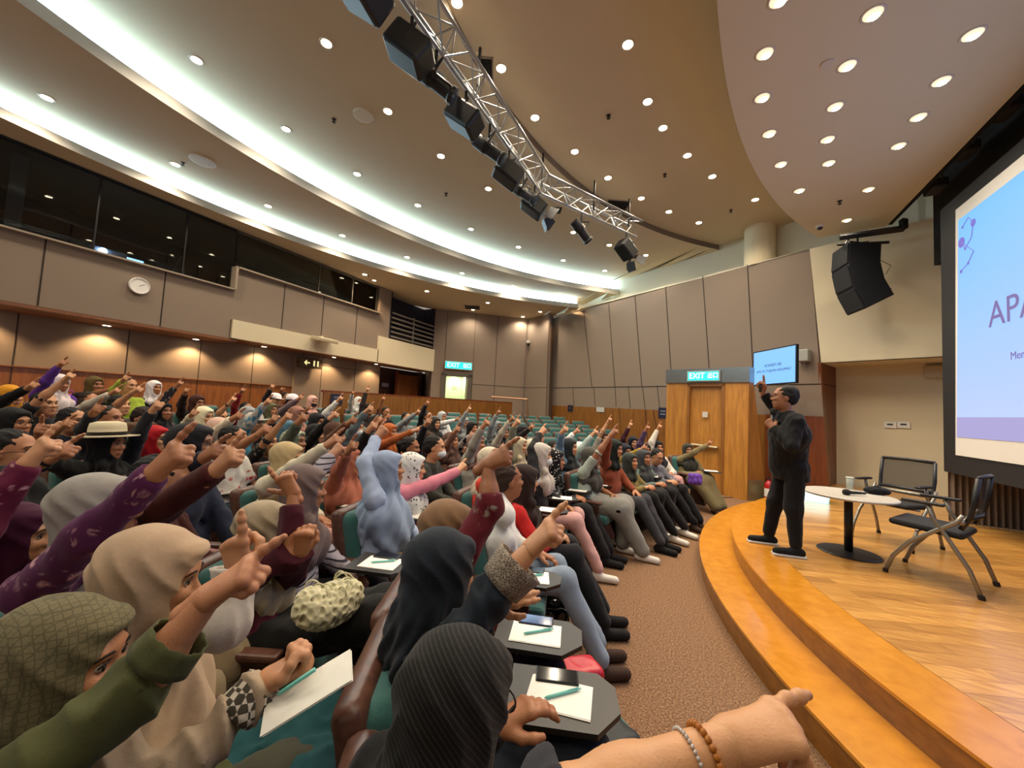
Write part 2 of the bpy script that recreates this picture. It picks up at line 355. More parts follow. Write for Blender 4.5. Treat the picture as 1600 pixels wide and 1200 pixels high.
# ---- heads
def head_mesh(h):
    s = Sdf(.03)
    s.ell((-.012, 0, .035), (.098, .077, .088)); s.ell((.018, 0, -.03), (.072, .062, .085)); s.ell((.058, 0, -.092), (.03, .028, .022), k=.03)
    s.ell((.03, .036, -.055), (.045, .022, .045), k=.03); s.ell((.03, -.036, -.055), (.045, .022, .045), k=.03)
    s.cap((.079, -.03, .034), (.079, .03, .034), .012, k=.02)
    s.cap((.084, 0, .016), (.106, 0, -.018), .007, .0115, k=.014); s.ell((.1, .011, -.024), (.01, .0075, .007), k=.01); s.ell((.1, -.011, -.024), (.01, .0075, .007), k=.01)
    s.ell((.07, .034, -.015), (.024, .022, .02), k=.02); s.ell((.07, -.034, -.015), (.024, .022, .02), k=.02)
    s.ell((.086, 0, -.056), (.013, .024, .017), k=.015)
    s.cap((-.02, 0, -.07), (-.035, 0, -.19), .05, .054, k=.04)
    for y in (-1, 1): s.ell((-.005, .076*y, -.002), (.019, .008, .03), k=.008)
    for y in (-1, 1): s.minus(lambda P, y=y: d_ell(P, np.array([.097, .031*y, .013], P.dtype), (.017, .018, .012)), .012)
    V, F = s.mesh(h)
    mb = MB(); mb.add(V, F, 0)
    E = MB()
    for y in (-1, 1):
        mb.lathe([(0, -.0085), (.006, -.0072), (.0105, -.003), (.0115, 0), (.0105, .003), (.006, .0072), (0, .0085)], (.0765, .031*y, .012), 10, 1)
        mb.lathe([(.0062, 0), (.0062, .0015), (0, .003)], (.0868, .031*y, .0115), 10, 2, R=[[0, 0, 1], [0, 1, 0], [-1, 0, 0]])
        mb.tube([(.0865, .017*y, .0195), (.0905, .026*y, .0235), (.089, .035*y, .0225), (.083, .044*y, .017)], .0022, 5, 2)     # lashes / lid
        mb.tube([(.092, .014*y, .035), (.094, .026*y, .041), (.087, .040*y, .039), (.077, .05*y, .031)], [.0022, .0032, .0028, .0012], 5, 3)  # brow
    mb.tube([(.088, -.024, -.0575), (.0965, -.012, -.053), (.0985, 0, -.0548), (.0965, .012, -.053), (.088, .024, -.0575)], [.0012, .0036, .0038, .0036, .0012], 6, 4)
    mb.tube([(.088, -.021, -.0585), (.0965, -.01, -.0625), (.098, 0, -.0635), (.0965, .01, -.0625), (.088, .021, -.0585)], [.0012, .0042, .005, .0042, .0012], 6, 4)
    return np.concatenate(mb.v), mb.f, mb.m
def hijab_mesh(h, kind, seed=1):
    s = Sdf(.045)
    s.ell((-.02, 0, .037), (.116, .096, .103)); s.ell((0, 0, -.045), (.096, .083, .105)); s.cap((-.02, 0, -.09), (-.03, 0, -.2), .088, .098)
    if kind == 'cape':
        s.ell((-.02, 0, -.3), (.155, .235, .15)); s.ell((.03, 0, -.42), (.16, .2, .2)); s.ell((-.07, 0, -.36), (.12, .19, .2))
    elif kind == 'wrap':
        s.ell((-.02, 0, -.255), (.135, .19, .075)); s.ell((.055, 0, -.3), (.09, .125, .12)); s.ell((-.075, 0, -.28), (.08, .15, .11))
        s.cap((.06, -.08, -.15), (.0, .1, -.17), .035, .04, k=.03)
    else:
        s.ell((-.03, 0, -.22), (.115, .14, .06)); s.ell((-.07, 0, -.12), (.06, .07, .1))
    s.ell((.068, 0, .088), (.032, .05, .016), k=.03)        # stiff brim peak
    r = np.random.default_rng(seed); ph = r.uniform(0, 6)
    def fold(P):
        th = np.arctan2(P[..., 1], P[..., 0]+.02); lowp = np.clip((-.02-P[..., 2])/.2, 0, 1)
        d = .011*lowp*np.sin(th*7+P[..., 2]*20+ph+1.5*np.sin(P[..., 2]*12))+.006*lowp*np.sin(th*15-P[..., 2]*35+ph*2)
        drape = np.clip((P[..., 2]+.25)/.3, 0, 1)
        q_ = np.sin((P[..., 0]*.9+P[..., 2]*.45+np.abs(P[..., 1])*.35)*52+ph+1.2*np.sin(P[..., 2]*25+P[..., 1]*14)); return d+(.010 if h < .01 else .006)*drape*(np.abs(q_)-.6)*np.clip(1.15-P[..., 2]/.13, 0, 1)
    s.fold = fold
    s.minus(lambda P: np.minimum(d_ell(P, np.array([.118, 0, -.012], P.dtype), (.085, .06, .088)), d_ell(P, np.array([.09, 0, -.01], P.dtype), (.07, .056, .082))), .012)
    V, F = s.mesh(h); return V, F.tolist(), [0]*len(F)
def hair_mesh(h, kind, seed=3):
    s = Sdf(.03); s.ell((-.027, 0, .042), (.1015, .084, .092)); s.ell((-.05, 0, -.005), (.066, .078, .07))
    if kind == 'long': s.ell((-.06, 0, -.1), (.07, .088, .12)); s.ell((-.07, 0, -.22), (.05, .09, .1)); s.cap((-.01, .085, 0), (-.01, .09, -.16), .025); s.cap((-.01, -.085, 0), (-.01, -.09, -.16), .025)
    if kind == 'bun': s.ell((-.135, 0, .03), (.045, .04, .04)); s.cap((-.15, 0, .02), (-.13, 0, -.13), .03, .015)
    r = np.random.default_rng(seed)
    s.fold = lambda P: .002*np.sin(P[..., 1]*190+P[..., 0]*60+np.sin(P[..., 2]*60)*1.5)+.002*np.sin(P[..., 2]*90+P[..., 1]*110)
    s.minus(lambda P: d_ell(P, np.array([.135, 0, -.03], P.dtype), (.118, .105, .112)), .02)
    if kind == 'hair':
        for y in (-1, 1): s.minus(lambda P, y=y: d_ell(P, np.array([.03, .095*y, -.045], P.dtype), (.055, .05, .06)), .015)
    V, F = s.mesh(h); return V, F.tolist(), [0]*len(F)
# ---- hands: wrist at the origin, fingers along +x, back of the hand +z, thumb on +y (right hand)
def hand_mesh(h, kind):
    s = Sdf(.011)
    kn = [A3(.086, .027, .004), A3(.09, .008, .006), A3(.085, -.011, .004), A3(.077, -.029, 0)]; L = [.08, .084, .077, .062]
    s.cap((-.035 if kind != 'point' else -.05, 0, 0), (-.005, 0, 0), .0235, .0225, k=.02); s.cap((-.01, .008, 0), (.03, .006, -.002), .02, .019, k=.02)
    for i, p in enumerate(kn):
        s.cap((.005, .012-.009*i, 0), p, .0145, .0118, k=.02)
        l = L[i]*np.array([.46, .3, .24]); r = [.0098, .0088, .0078][0:3]; sc = [1, 1, .95, .86][i]
        if kind == 'point': ang = [[-2, -6, -4], [75, 95, 50], [82, 98, 50], [86, 98, 50]][i]
        elif kind == 'two': ang = [[0, -5, -4], [62, 85, 40], [70, 90, 45], [70, 85, 45]][i]
        elif kind == 'reach': ang = [[0, -5, -4], [52, 58, 30], [60, 62, 32], [66, 64, 32]][i]
        elif kind == 'relax': ang = [[10, 18, 12], [16, 24, 14], [20, 28, 16], [26, 30, 18]][i]
        elif kind == 'rest': ang = [[18, 30, 20], [24, 34, 20], [30, 36, 22], [34, 40, 24]][i]
        else: ang = [[68, 88, 50], [72, 92, 50], [76, 92, 50], [80, 92, 50]][i]
        a = 0; q = p; sp = [.05, 0, -.05, -.12][i] if kind in ('relax', 'rest') else [.06, 0, 0, -.02][i]
        for j in range(3):
            a += math.radians(abs(ang[j]) if kind != 'point' or i else -ang[j]*.4)
            d = A3(math.cos(a), math.sin(sp)*math.cos(a), -math.sin(a)); d /= np.linalg.norm(d)
            e = q+d*l[j]; s.cap(q, e, r[j]*sc*1.03, r[j]*sc*.95, k=.009); s.ell(q, [r[j]*sc*1.02]*3, k=.009); q = e
    th = [A3(.02, .028, -.01), A3(.045, .047, -.02), A3(.07, .04, -.036), A3(.088, .02, -.044)]
    if kind == 'reach': th = [A3(.02, .02, -.014), A3(.045, .024, -.034), A3(.07, .014, -.044), A3(.088, .0, -.048)]
    if kind == 'two': th = [A3(.02, .028, -.006), A3(.04, .055, -.008), A3(.06, .078, -.008), A3(.078, .094, -.006)]
    if kind in ('relax', 'rest'): th = [A3(.02, .026, -.01), A3(.045, .05, -.018), A3(.072, .062, -.024), A3(.092, .064, -.03)]
    s.cap(th[0], th[1], .016, .0135, k=.016); s.cap(th[1], th[2], .0125, .011, k=.008); s.cap(th[2], th[3], .011, .009, k=.008)
    V, F = s.mesh(h, .012); F = F.tolist(); M_ = [0]*len(F)
    return V, F, M_
TPL = {}
def tpl(fn, *a):
    if (fn.__name__, a) not in TPL: TPL[(fn.__name__, a)] = fn(*a)
    return TPL[(fn.__name__, a)]
def rot_z(a): return np.array([[math.cos(a), -math.sin(a), 0], [math.sin(a), math.cos(a), 0], [0, 0, 1]])
def rot_y(a): return np.array([[math.cos(a), 0, math.sin(a)], [0, 1, 0], [-math.sin(a), 0, math.cos(a)]])
def rot_x(a): return np.array([[1, 0, 0], [0, math.cos(a), -math.sin(a)], [0, math.sin(a), math.cos(a)]])
def unit(v): v = np.array(v, float); return v/(np.linalg.norm(v)+1e-9)
def ik(Sh, W, L1, L2, pole):
    d = W-Sh; D = np.linalg.norm(d); D2 = min(D, (L1+L2)*.995); k = max(1, D/((L1+L2)*.995)); L1 *= k; L2 *= k; D2 = D
    a = (L1*L1-L2*L2+D2*D2)/(2*D2); hh = math.sqrt(max(L1*L1-a*a, 1e-6)); u = d/D; p = pole-u*(pole@u); p = unit(p)
    return Sh+u*a+p*hh
SKINS = ['b98763', 'a87350', 'c2916c', '9c6a49', 'b57f5c']
EYEW = mat('eye_white', 'a89c8e', .4); DARK = mat('eye_dark', '140c08', .3); BROW = mat('eyebrow', '24160f', .8); LIP = mat('lips', '8a4a40', .5)
GLS = mat('glasses_frame', '17120f', .35)
def person(i, head, floor, desc, fist=None, hkind='hijab', hcol='222222', top='333333', opts='', lod=2, face=None, body=None, pitch=0., roll=0.,
           elbow=None, fdir=None, back=None, hand='point', other='lap', ohand=None, bottom='15151a', btype='trousers', shoe='d8d4cc', lean=0., cloth_pat='', hpat='', hk=None,
           sleeve=None, label=None, left=False, side_shift=0., standing=False, scale=1., base=None, torso_w=1., ofist=None, odir=None, oback=None, okind='rest', sleevecol=None, cuffpat=None, feet=None, knees=None):
    H = np.array(head, float); o = opts.split()
    hh = {0: .0035, 1: .0048, 2: .0065, 3: .008}[lod]; gh = {0: .0085, 1: .012, 2: .016, 3: .019}[lod]; nh = {0: .0022, 1: .003, 2: .0042, 3: .0048}[lod]
    face = face if face is not None else math.atan2(4.9-H[1], .8-H[0]); body = body if body is not None else face
    D = A3(math.cos(body), math.sin(body), 0); SD = A3(D[1], -D[0], 0)       # SD: the person's right
    HR = rot_z(face)@rot_y(pitch)@rot_x(roll)
    base = np.array(base if base is not None else (H[0]-D[0]*.04, H[1]-D[1]*.04, floor), float)
    nb = H+HR@A3(-.035, 0, -.16)
    chest = nb-D*(.02+lean*.1)+A3(0, 0, -.2); hipz = floor+(.86 if standing else .5)
    hip = A3(base[0]-D[0]*.02, base[1]-D[1]*.02, hipz)
    if not standing: hip = hip-D*.04
    sw = .165*scale; sh = {}
    for sg in (1, -1): sh[sg] = nb+SD*sw*sg-D*.015+A3(0, 0, -.065)
    ra = -1 if left else 1
    root_loc = base
    sk = skin(SKINS[i % 5])
    # arms
    arms = {}
    if fist is not None:
        fist = np.array(fist, float); sh[ra] = sh[ra]+A3(0, 0, .035)+unit(fist-sh[ra])*.02
        v = fist-sh[ra]; pole = A3(0, 0, -.6)+SD*ra*.8-D*.25
        W = fist-unit(v)*.055
        E = np.array(elbow, float) if elbow is not None else ik(sh[ra], W, .27, .245, pole)
        fa = unit(W-E); fd = unit(fdir) if fdir is not None else unit(fa*.75+D*.22+A3(0, 0, .28)+rng.normal(size=3)*.12)
        W = fist-unit(fd*.7+fa*.3)*.05
        bk = unit(back) if back is not None else unit(A3(0, 0, .5)-SD*(-ra)*.6-D*.3)
        arms[ra] = (sh[ra], E, W, fd, bk, hand)
    so = -ra
    if ofist is not None:
        W = np.array(ofist, float)-unit(odir)*.05; E = ik(sh[so], W, .27, .245, A3(0, 0, -1)+SD*so*.6); arms[so] = (sh[so], E, W, unit(unit(odir)*.45+unit(W-E)*.7), unit(oback), okind)
    else:
        W = hip+D*.3+SD*so*.06+A3(0, 0, .14); E = ik(sh[so], W, .27, .245, A3(0, 0, -.5)+SD*so*.9-D*.3); arms[so] = (sh[so], E, W, unit(unit(W-E)+D*.4-SD*so*.2), unit(A3(0, 0, 1)+SD*so*.3), 'rest')
    if ra not in arms:
        W = hip+D*.3+SD*ra*.07+A3(0, 0, .14); E = ik(sh[ra], W, .27, .245, A3(0, 0, -.5)+SD*ra*.9-D*.3); arms[ra] = (sh[ra], E, W, unit(unit(W-E)+D*.4-SD*ra*.2), unit(A3(0, 0, 1)+SD*ra*.3), 'rest')
    # legs
    legs = {}
    for sg in (1, -1):
        if standing:
            a = hip+SD*sg*.1+A3(0, 0, -.03); ft = feet[0 if sg == 1 else 1] if feet else base+SD*sg*.12; ft = np.array(ft, float)
            an = ft+A3(0, 0, .09); kn = (a+an)/2+D*.02; fdn = D
        else:
            a = hip+SD*sg*.09; kn = hip+D*.42+SD*sg*.11+A3(0, 0, .04)
            if knees: kn = np.array(knees[0 if sg == 1 else 1], float)
            an = kn+D*.06-A3(0, 0, 0); an[2] = floor+.09
            if feet: an = np.array(feet[0 if sg == 1 else 1], float)+A3(0, 0, .09)
        legs[sg] = (a, kn, an)
    # ---- one continuous body: trunk, neck, arms, legs, head, hands
    bd = Sdf(.03); bd.cap(hip, chest+(hip-chest)*.35, .1, .1); bd.cap(chest+SD*.06, chest-SD*.06, .1); bd.cap(sh[1], sh[-1], .045); bd.cap(nb, nb+A3(0, 0, -.08)-D*.01, .05)
    for sg, (a, E, W, fd, bk, kd) in arms.items():
        z_ = 1. if ('bare' in o or (sg == ra and sleeve is not None)) else .68; bd.cap(a, E, .042*z_, .037*z_, k=.03); bd.cap(E, E+(W-E)*.35, .038*z_, .036*z_, k=.02); bd.cap(E+(W-E)*.3, W, .037*z_, .0255, k=.03)
    for sg, (a, kn, an) in legs.items(): bd.cap(a, kn, .07, .048); bd.cap(kn, an, .046, .032)
    V, F = bd.mesh(.010 if lod == 0 else (.015 if lod == 1 else .02)); mb = MB(); mb.add(V, F, 0)
    if any(W is not None for W in [1]) and (('bare' in o) or lod == 0):     # finer visible forearm
        a, E, W, fd, bk, kd = arms[ra]; fa_ = Sdf(.02); fa_.cap(E, E+(W-E)*.35, .0385, .0375); fa_.cap(E+(W-E)*.3, W, .038, .026); V, F = fa_.mesh(.006 if lod < 2 else .009); mb.add(V, F, 0)
    HV, HF, HM = tpl(head_mesh, hh); mb_off = mb.n; mb.v.append(HV@HR.T*scale+H); mb.n += len(HV)
    for f, m in zip(HF, HM): mb.f.append([q+mb_off for q in f]); mb.m.append(m)
    for sg, (a, E, W, fd, bk, kd) in arms.items():
        V, F, M_ = tpl(hand_mesh, nh, kd); X = fd; Z = unit(bk-X*(bk@X)); Y = np.cross(Z, X)
        Vh = V.copy()
        if sg == -1: Vh[:, 1] *= -1; F = [f[::-1] for f in F]
        Vw = Vh@np.c_[X, Y, Z].T+W; off = mb.n; mb.v.append(Vw); mb.n += len(Vw)
        for f, m in zip(F, M_): mb.f.append([q+off for q in f]); mb.m.append(m)
    body_o = mb.build('person', [sk, EYEW, DARK, BROW, LIP], loc=root_loc, smooth=True)
    body_o['category'] = 'person'; body_o['label'] = label or desc
    def child(V, F, name, m, M_=None, **kw):
        b = MB(); b.v.append(np.asarray(V)); b.n = len(V); b.f = [list(map(int, f)) for f in F]; b.m = M_ or [0]*len(b.f)
        b.v = [b.v[0]-root_loc]; q = b.build(name, m, body_o, smooth=True)
        for k, v in kw.items(): q[k] = v
        return q
    # ---- top
    pat = cloth_pat or next((p for p in o if p in ('stripe', 'floral', 'batik', 'dots', 'camo', 'print', 'check', 'stripe_fine')), '')
    if pat in ('camo', 'dots') and hkind == 'hijab' and not cloth_pat:
        hpat = hpat or pat; pat = 'dots' if desc.find('spotted') >= 0 else ''
    tw = torso_w; tp = Sdf(.05)
    tp.cap(chest+SD*.075*tw, chest-SD*.075*tw, .115*tw); mid = chest*.5+hip*.5; tp.cap(mid+SD*.06*tw+D*.02, mid-SD*.06*tw+D*.02, .118*tw)
    tp.cap(hip+SD*.075*tw, hip-SD*.075*tw, .128*tw); tp.cap(sh[1], sh[-1], .06); tp.cap(nb+A3(0, 0, -.06), chest, .085, .1)
    if standing:
        tp = Sdf(.05); tp.cap(chest+SD*.08, chest-SD*.08, .15); tp.cap(chest, hip+A3(0, 0, .0)+D*.03, .165, .165); tp.cap(hip+SD*.05+A3(0, 0, -.1), hip-SD*.05+A3(0, 0, -.1), .14); tp.cap(sh[1], sh[-1], .068); tp.cap(nb+A3(0, 0, -.05), chest, .085, .12); tp.minus(lambda P: P[..., 2]-(hipz-.14), .01)
    scut = []
    for sg, (a, E, W, fd, bk, kd) in arms.items():
        tp.cap(a, E, .062, .053, k=.05)
        if 'bare' in o or sleeve == 'short' or (sleevecol and sg == ra): end = None
        else:
            fr = 1.0 if sleeve is None else sleeve; end = E+(W-E)*(fr if sg == ra else 1.)
            tp.cap(E, end, .055, .041 if sleeve is None else .05, k=.03); scut.append((end-unit(W-E)*.0, unit(W-E)))
        if end is None: scut.append((E-unit(E-a)*.06, unit(E-a)))
    tp.fold = folds(.006 if standing else (.013 if lod < 1 else .009), .11, i+11)
    for c, n in scut:
        tp.minus(lambda P, c=c, n=n: np.maximum(-((P-c.astype(P.dtype))@n.astype(P.dtype)), np.sqrt(((P-c.astype(P.dtype))**2).sum(-1))-.085)*1., .004)
    V, F = tp.mesh(gh); child(V, F, 'jacket' if standing else 'shirt', cloth(top, pat))
    if 'grey' in o or sleevecol:
        a, E, W, fd, bk, kd = arms[ra]; sl = Sdf(.02); sl.cap(E+(a-E)*.25, E, .059, .058); sl.cap(E, W, .057, .041); sl.fold = folds(.005, .07, i); V, F = sl.mesh(gh*.8); child(V, F, 'sleeve', cloth(sleevecol or 'a9a6a0'))
    if 'red' in o: pass
    if 'orange' in o:
        q = Sdf(.03); q.ell(chest+D*.105+A3(0, 0, -.07), (.05, .055, .14), np.c_[D, SD, A3(0, 0, 1)]); V, F = q.mesh(.01); child(V, F, 'undershirt', cloth('c0661a'))
    # ---- bottom
    bt = Sdf(.05); bt.cap(hip+SD*.07, hip-SD*.07, .13)
    for sg, (a, kn, an) in legs.items():
        if btype == 'skirt': bt.cap(a, kn, .125, .1, k=.12); bt.cap(kn, an+A3(0, 0, .03), .1, .085, k=.12)
        else: bt.cap(a, kn, .098, .076); bt.cap(kn, an+A3(0, 0, .04), .073, .056)
    bt.fold = folds(.006 if standing else .009, .13, i+5)
    V, F = bt.mesh(.012 if lod == 0 else .018 if lod == 1 else .024); child(V, F, 'skirt' if btype == 'skirt' else 'trousers', cloth(bottom, 'stripe_wide' if bottom == 'd3c3c0' else ('check' if bottom == '2a2d28' else '')))
    if lod <= 1 or feet is not None:
        for sg, (a, kn, an) in legs.items():
            q = Sdf(.02); t = an+A3(0, 0, -.045); q.cap(t-D*.04, t+D*.165+A3(0, 0, -.008), .042, .036); q.ell(t+A3(0, 0, .03), (.045, .045, .045))
            q.minus(lambda P: P[..., 2]-(floor+.003), .004)
            V, F = q.mesh(.009); sn = child(V, F, 'shoe', cloth(shoe, sheen=.0))
    # ---- head cover
    if hkind in ('hijab', 'hat'):
        kd = hk or ('cape' if 'cape' in o else ('wrap' if (i % 3) else 'tuck'))
        if hkind == 'hat': kd = 'wrap'
        V, F, M_ = tpl(hijab_mesh, {0: .0055, 1: .008, 2: .011, 3: .013}[lod], kd, 1 if lod else i)
        Vt = V.copy(); low = np.clip((-.1-V[:, 2])/.12, 0, 1)[:, None]
        Bz = rot_z(body); Vw = (V@HR.T)*(1-low)+low*((V-A3(0, 0, -.1))@Bz.T+HR@A3(0, 0, -.1)); child(Vw*scale+H, F, 'headscarf', cloth(hcol, hpat))
    if hkind in ('hair', 'long', 'bun', 'cap'):
        V, F, M_ = tpl(hair_mesh, {0: .005, 1: .006, 2: .008, 3: .01}[lod], hkind if hkind != 'cap' else 'hair')
        child(V@HR.T*scale+H, F, 'hair', mat('hair', hcol if hkind != 'cap' else '1a1310', .7, spec=.3, bump=.8, bscale=90, key=('hair', hcol, hkind)))
    if hkind == 'cap':
        q = MB(); q.lathe([(.105, 0), (.106, .03), (.09, .075), (.05, .1), (0, .108)], (-.012, 0, .045), 18); q.rbox((.12, 0, .05), (.1, .13, .012), .005)
        child(np.concatenate(q.v)@HR.T+H, q.f, 'cap', cloth(hcol))
    if hkind == 'hat':
        q = MB(); q.lathe([(.185, .0), (.19, .006), (.112, .012), (.108, .07), (.1, .105), (.06, .118), (0, .112)], (-.01, 0, .06), 28)
        q.lathe([(.1135, .012), (.1135, .036), (.109, .04)], (-.01, 0, .06), 28, 1)
        child(np.concatenate(q.v)@(HR@rot_y(-.12)).T+H, q.f, 'sun_hat', [mat('straw', 'd8ccab', .8, bump=.5, bscale=300), cloth('2a241c')], q.m)
    if 'mask' in o:
        q = Sdf(.02); q.ell((.062, 0, -.05), (.06, .066, .05)); V, F = q.mesh(.007); child(V@HR.T+H, F, 'face_mask', cloth('c9d2d6' if desc.find('dark face') < 0 else '1b1a1e'))
    if 'glasses' in o:
        q = MB()
        for y in (-1, 1):
            ring = [(.108, .033*y+.024*math.cos(a), .012+.018*math.sin(a)) for a in np.linspace(0, 2*math.pi, 15)]; q.tube(ring, .0022, 5, caps=False)
            q.tube([(.106, .056*y, .014), (.04, .079*y, .012), (-.005, .081*y, .004)], .002, 5)
        q.tube([(.108, -.009, .015), (.111, 0, .018), (.108, .009, .015)], .002, 5)
        child(np.concatenate(q.v)@HR.T+H, q.f, 'glasses', GLS if 'redgl' not in o else mat('red_frame', '5a1512', .3))
    if 'watch' in o:
        a, E, W, fd, bk, kd = arms[ra]; u = unit(W-E); q = MB(); q.tube([W-u*.045, W-u*.02], .031, 14); child(np.concatenate(q.v), q.f, 'wristwatch', BLK)
    return body_o, dict(arms=arms, hip=hip, D=D, SD=SD, legs=legs, H=H, HR=HR)
# ------------------------------------------------------------------ the hall
ST = dict(kind='structure')
CS = np.array([4.7, 4.25]); R0, DR, RISE = 6.3, .82, .068
CST = np.array([6.45, 5.15])
def floor_z(x, y):
    k = math.floor((math.hypot(x-CS[0], y-CS[1])-R0+.55)/DR); return rise(k)
def rise(k): return .5*(max(0, min(k, 9))/8)**1.6
EX1, EX2 = np.array([-9.6, 12.1]), np.array([-6.65, 14.6])
EXN = np.array([-(EX2-EX1)[1], (EX2-EX1)[0]]); EXN = EXN/np.hypot(*EXN)
def inroom(p, off=0., xb=-10.5):
    return p[0]*NW[0]+p[1]*NW[1] < WD+off and p[0] > xb and p[1] > -4 and (p-EX1)@EXN < .02+off
def ring(mb, c, rin, rout, z, mi=0, t0=60, t1=300, inside=None, up_=True, step=2., dz=None):
    """flat ring about c between radii (numbers), cut where inside() fails"""
    c = np.array(c); ths = np.radians(np.arange(t0, t1+.01, step)); 
    for a, b in zip(ths[:-1], ths[1:]):
        q = [c+r*np.array([math.cos(t), math.sin(t)]) for r, t in ((rin, a), (rout, a), (rout, b), (rin, b))]
        if inside:
            ok = [inside(p) for p in q]
            if not any(ok): continue
            if not all(ok):
                m = [p for p in q]; cc = np.mean([p for p, g in zip(q, ok) if g], 0); q2 = []
                for p, g in zip(q, ok):
                    if g: q2.append(p); continue
                    lo, hi = 0., 1.
                    for _ in range(12):
                        md = (lo+hi)/2
                        if inside(cc+(p-cc)*md): lo = md
                        else: hi = md
                    q2.append(cc+(p-cc)*lo)
                q = q2
        V = [(p[0], p[1], z) for p in q]; mb.add(V, [(0, 1, 2, 3)] if up_ else [(3, 2, 1, 0)], mi)
def band(mb, c, r, za, zb, mi=0, t0=60, t1=300, inside=None, step=2., th=0):
    c = np.array(c); ths = np.radians(np.arange(t0, t1+.01, step))
    for a, b in zip(ths[:-1], ths[1:]):
        p, q = c+r*np.array([math.cos(a), math.sin(a)]), c+r*np.array([math.cos(b), math.sin(b)])
        if inside and not (inside(p) and inside(q)): continue
        mb.add([(*p, za), (*q, za), (*q, zb), (*p, zb)], [(0, 1, 2, 3)], mi)
# floor with shallow terraces for the seating
mb = MB(); mb.add([(-10.5, -4, 0), (6, -4, 0), (6, 12, 0), (-6, 15, 0), (-10.5, 15, 0)], [(0, 1, 2, 3, 4)])
for k in range(1, 10):
    ri = R0+DR*k-.55; ring(mb, CS, ri, ri+DR if k < 9 else ri+4, rise(k), 0, 90, 240, inroom, step=1.5); band(mb, CS, ri, rise(k-1), rise(k), 1, 90, 240, inroom, step=1.5)
mb.build('floor', [carpet(), mat('carpet_nosing', '5a3c2c', .9)], **ST)
# ---- stage
st = empty('stage', (3, 5, 0), 'curved two-step wooden stage with glossy golden planks beside the carpet aisle', 'stage')
def arc(c, r, a0, a1, n=60): return [(c[0]+r*math.cos(math.radians(t)), c[1]+r*math.sin(math.radians(t))) for t in np.linspace(a0, a1, n)]
stin = lambda p: p[0] < 5.4 and p[0]*NW[0]+p[1]*NW[1] < WD+.98 and p[1] > -3 and not (p[0] < 2.2 and p[0]*NW[0]+p[1]*NW[1] > WD)
def stage_part(name, r, rin, za, zb, mats):
    mb = MB(); band(mb, CST, r, za, zb-.018, 0, 95, 265, stin, 1.5); band(mb, CST, r+.012, zb-.018, zb, 1, 95, 265, stin, 1.5)
    ring(mb, CST, r, r+.012, zb-.018, 1, 95, 265, stin, False, 1.5)
    ring(mb, CST, rin, r+.012, zb, 1, 95, 265, stin, step=1.5)
    o = mb.build(name, mats, st, loc=None); o.matrix_parent_inverse = st.matrix_world.inverted(); o.location = -Vector(st.location); return o
stage_part('lower_step', 6.44, 6.05, 0, .17, [RISER, NOSE])
stage_part('upper_step', 6.10, 5.74, .17, .34, [RISER, NOSE])
mb = MB()
for rr in np.arange(5.74, 0, -.41): ring(mb, CST, max(rr-.41, .01), rr, .341, 0, 90, 270, stin, step=3)
mb.add([(3.0, -3, .338), (5.4, -3, .338), (5.4, 9.2, .338), (2.72, 11.0, .338), (2.3, 10.2, .338), (3.0, 9.0, .338)], [(0, 1, 2, 3, 4, 5)])
o = mb.build('platform', STAGEW, st); o.location = -Vector(st.location)
# ---- wall helpers
def vwall(mb, p, q, za, zb, th=.08, mi=0, out=1):
    p = np.array(p[:2], float); q = np.array(q[:2], float); d = (q-p)/np.hypot(*(q-p)); n = np.array([-d[1], d[0]])*out*th
    mb.prism([tuple(p), tuple(q), tuple(q+n), tuple(p+n)], za, zb, mi)
def line(mb, a, b, wd=.014, th=.006, nrm=(1, 0), mi=1):
    """thin joint strip between two 3d points on a wall whose room side is nrm"""
    a = np.array(a, float); b = np.array(b, float); n = np.array([*nrm, 0.]); d = unit(b-a); s = np.cross(d, n)*wd/2; n = n*th
    V = [a-s, a+s, b+s, b-s, a-s+n, a+s+n, b+s+n, b-s+n]
    mb.add(V, [(4, 5, 6, 7), (0, 1, 5, 4), (1, 2, 6, 5), (2, 3, 7, 6), (3, 0, 4, 7)], mi)
XB, XR = -9.6, -10.5
Y0, YJ, Y2, YV0, YV1 = -3., 4.83, 9.2, 9.68, 12.1
# lower recessed back wall: wood wainscot, fabric above
mb = MB(); mb.box((XR-.05, 2.0, .95), (.1, 10.0, 1.9)); 
for y in (-2.2, -.8, .62, 2.04, 3.46, 4.72, 5.9): line(mb, (XR, y, .4), (XR, y, 1.9), nrm=(1, 0))
mb.box((XR+.01, 2.0, 1.9), (.03, 10.0, .02), mi=0)
mb.build('wall_back_wainscot', [WAINS, SEAM], **ST)
mb = MB(); mb.box((XR-.05, 2.0, 2.4), (.1, 10.0, 1.0)); mb.box((XR+.02, 8.6, 1.45), (.14, 3.2, 2.9))
for y in (-2.2, -.8, .62, 2.04, 3.46, 4.72, 5.9): line(mb, (XR, y, 1.9), (XR, y, 2.85))
for y in (7.85, 9.1): line(mb, (XR+.09, y, 1.0), (XR+.09, y, 2.9))
line(mb, (XR+.09, 7., 2.62), (XR+.09, 10.2, 2.62))
mb.build('wall_back', [FAB, SEAM], **ST)
mb = MB(); mb.box((XR-.4, 11.75, 1.45), (.06, 3.4, 2.9)); mb.box((XR-.25, 12.6, 1.45), (.5, .06, 2.9)); mb.build('wall_back_lobby', mat('lobby_dark', '3a2018', .7), **ST)
mb = MB(); mb.box((XR-.1, 11.85, 1.35), (.06, 1.3, 2.7)); mb.box((XR-.06, 11.22, 1.4), (.1, .07, 2.8), mi=1); mb.build('door_2', [WAINS, REDW], **ST)
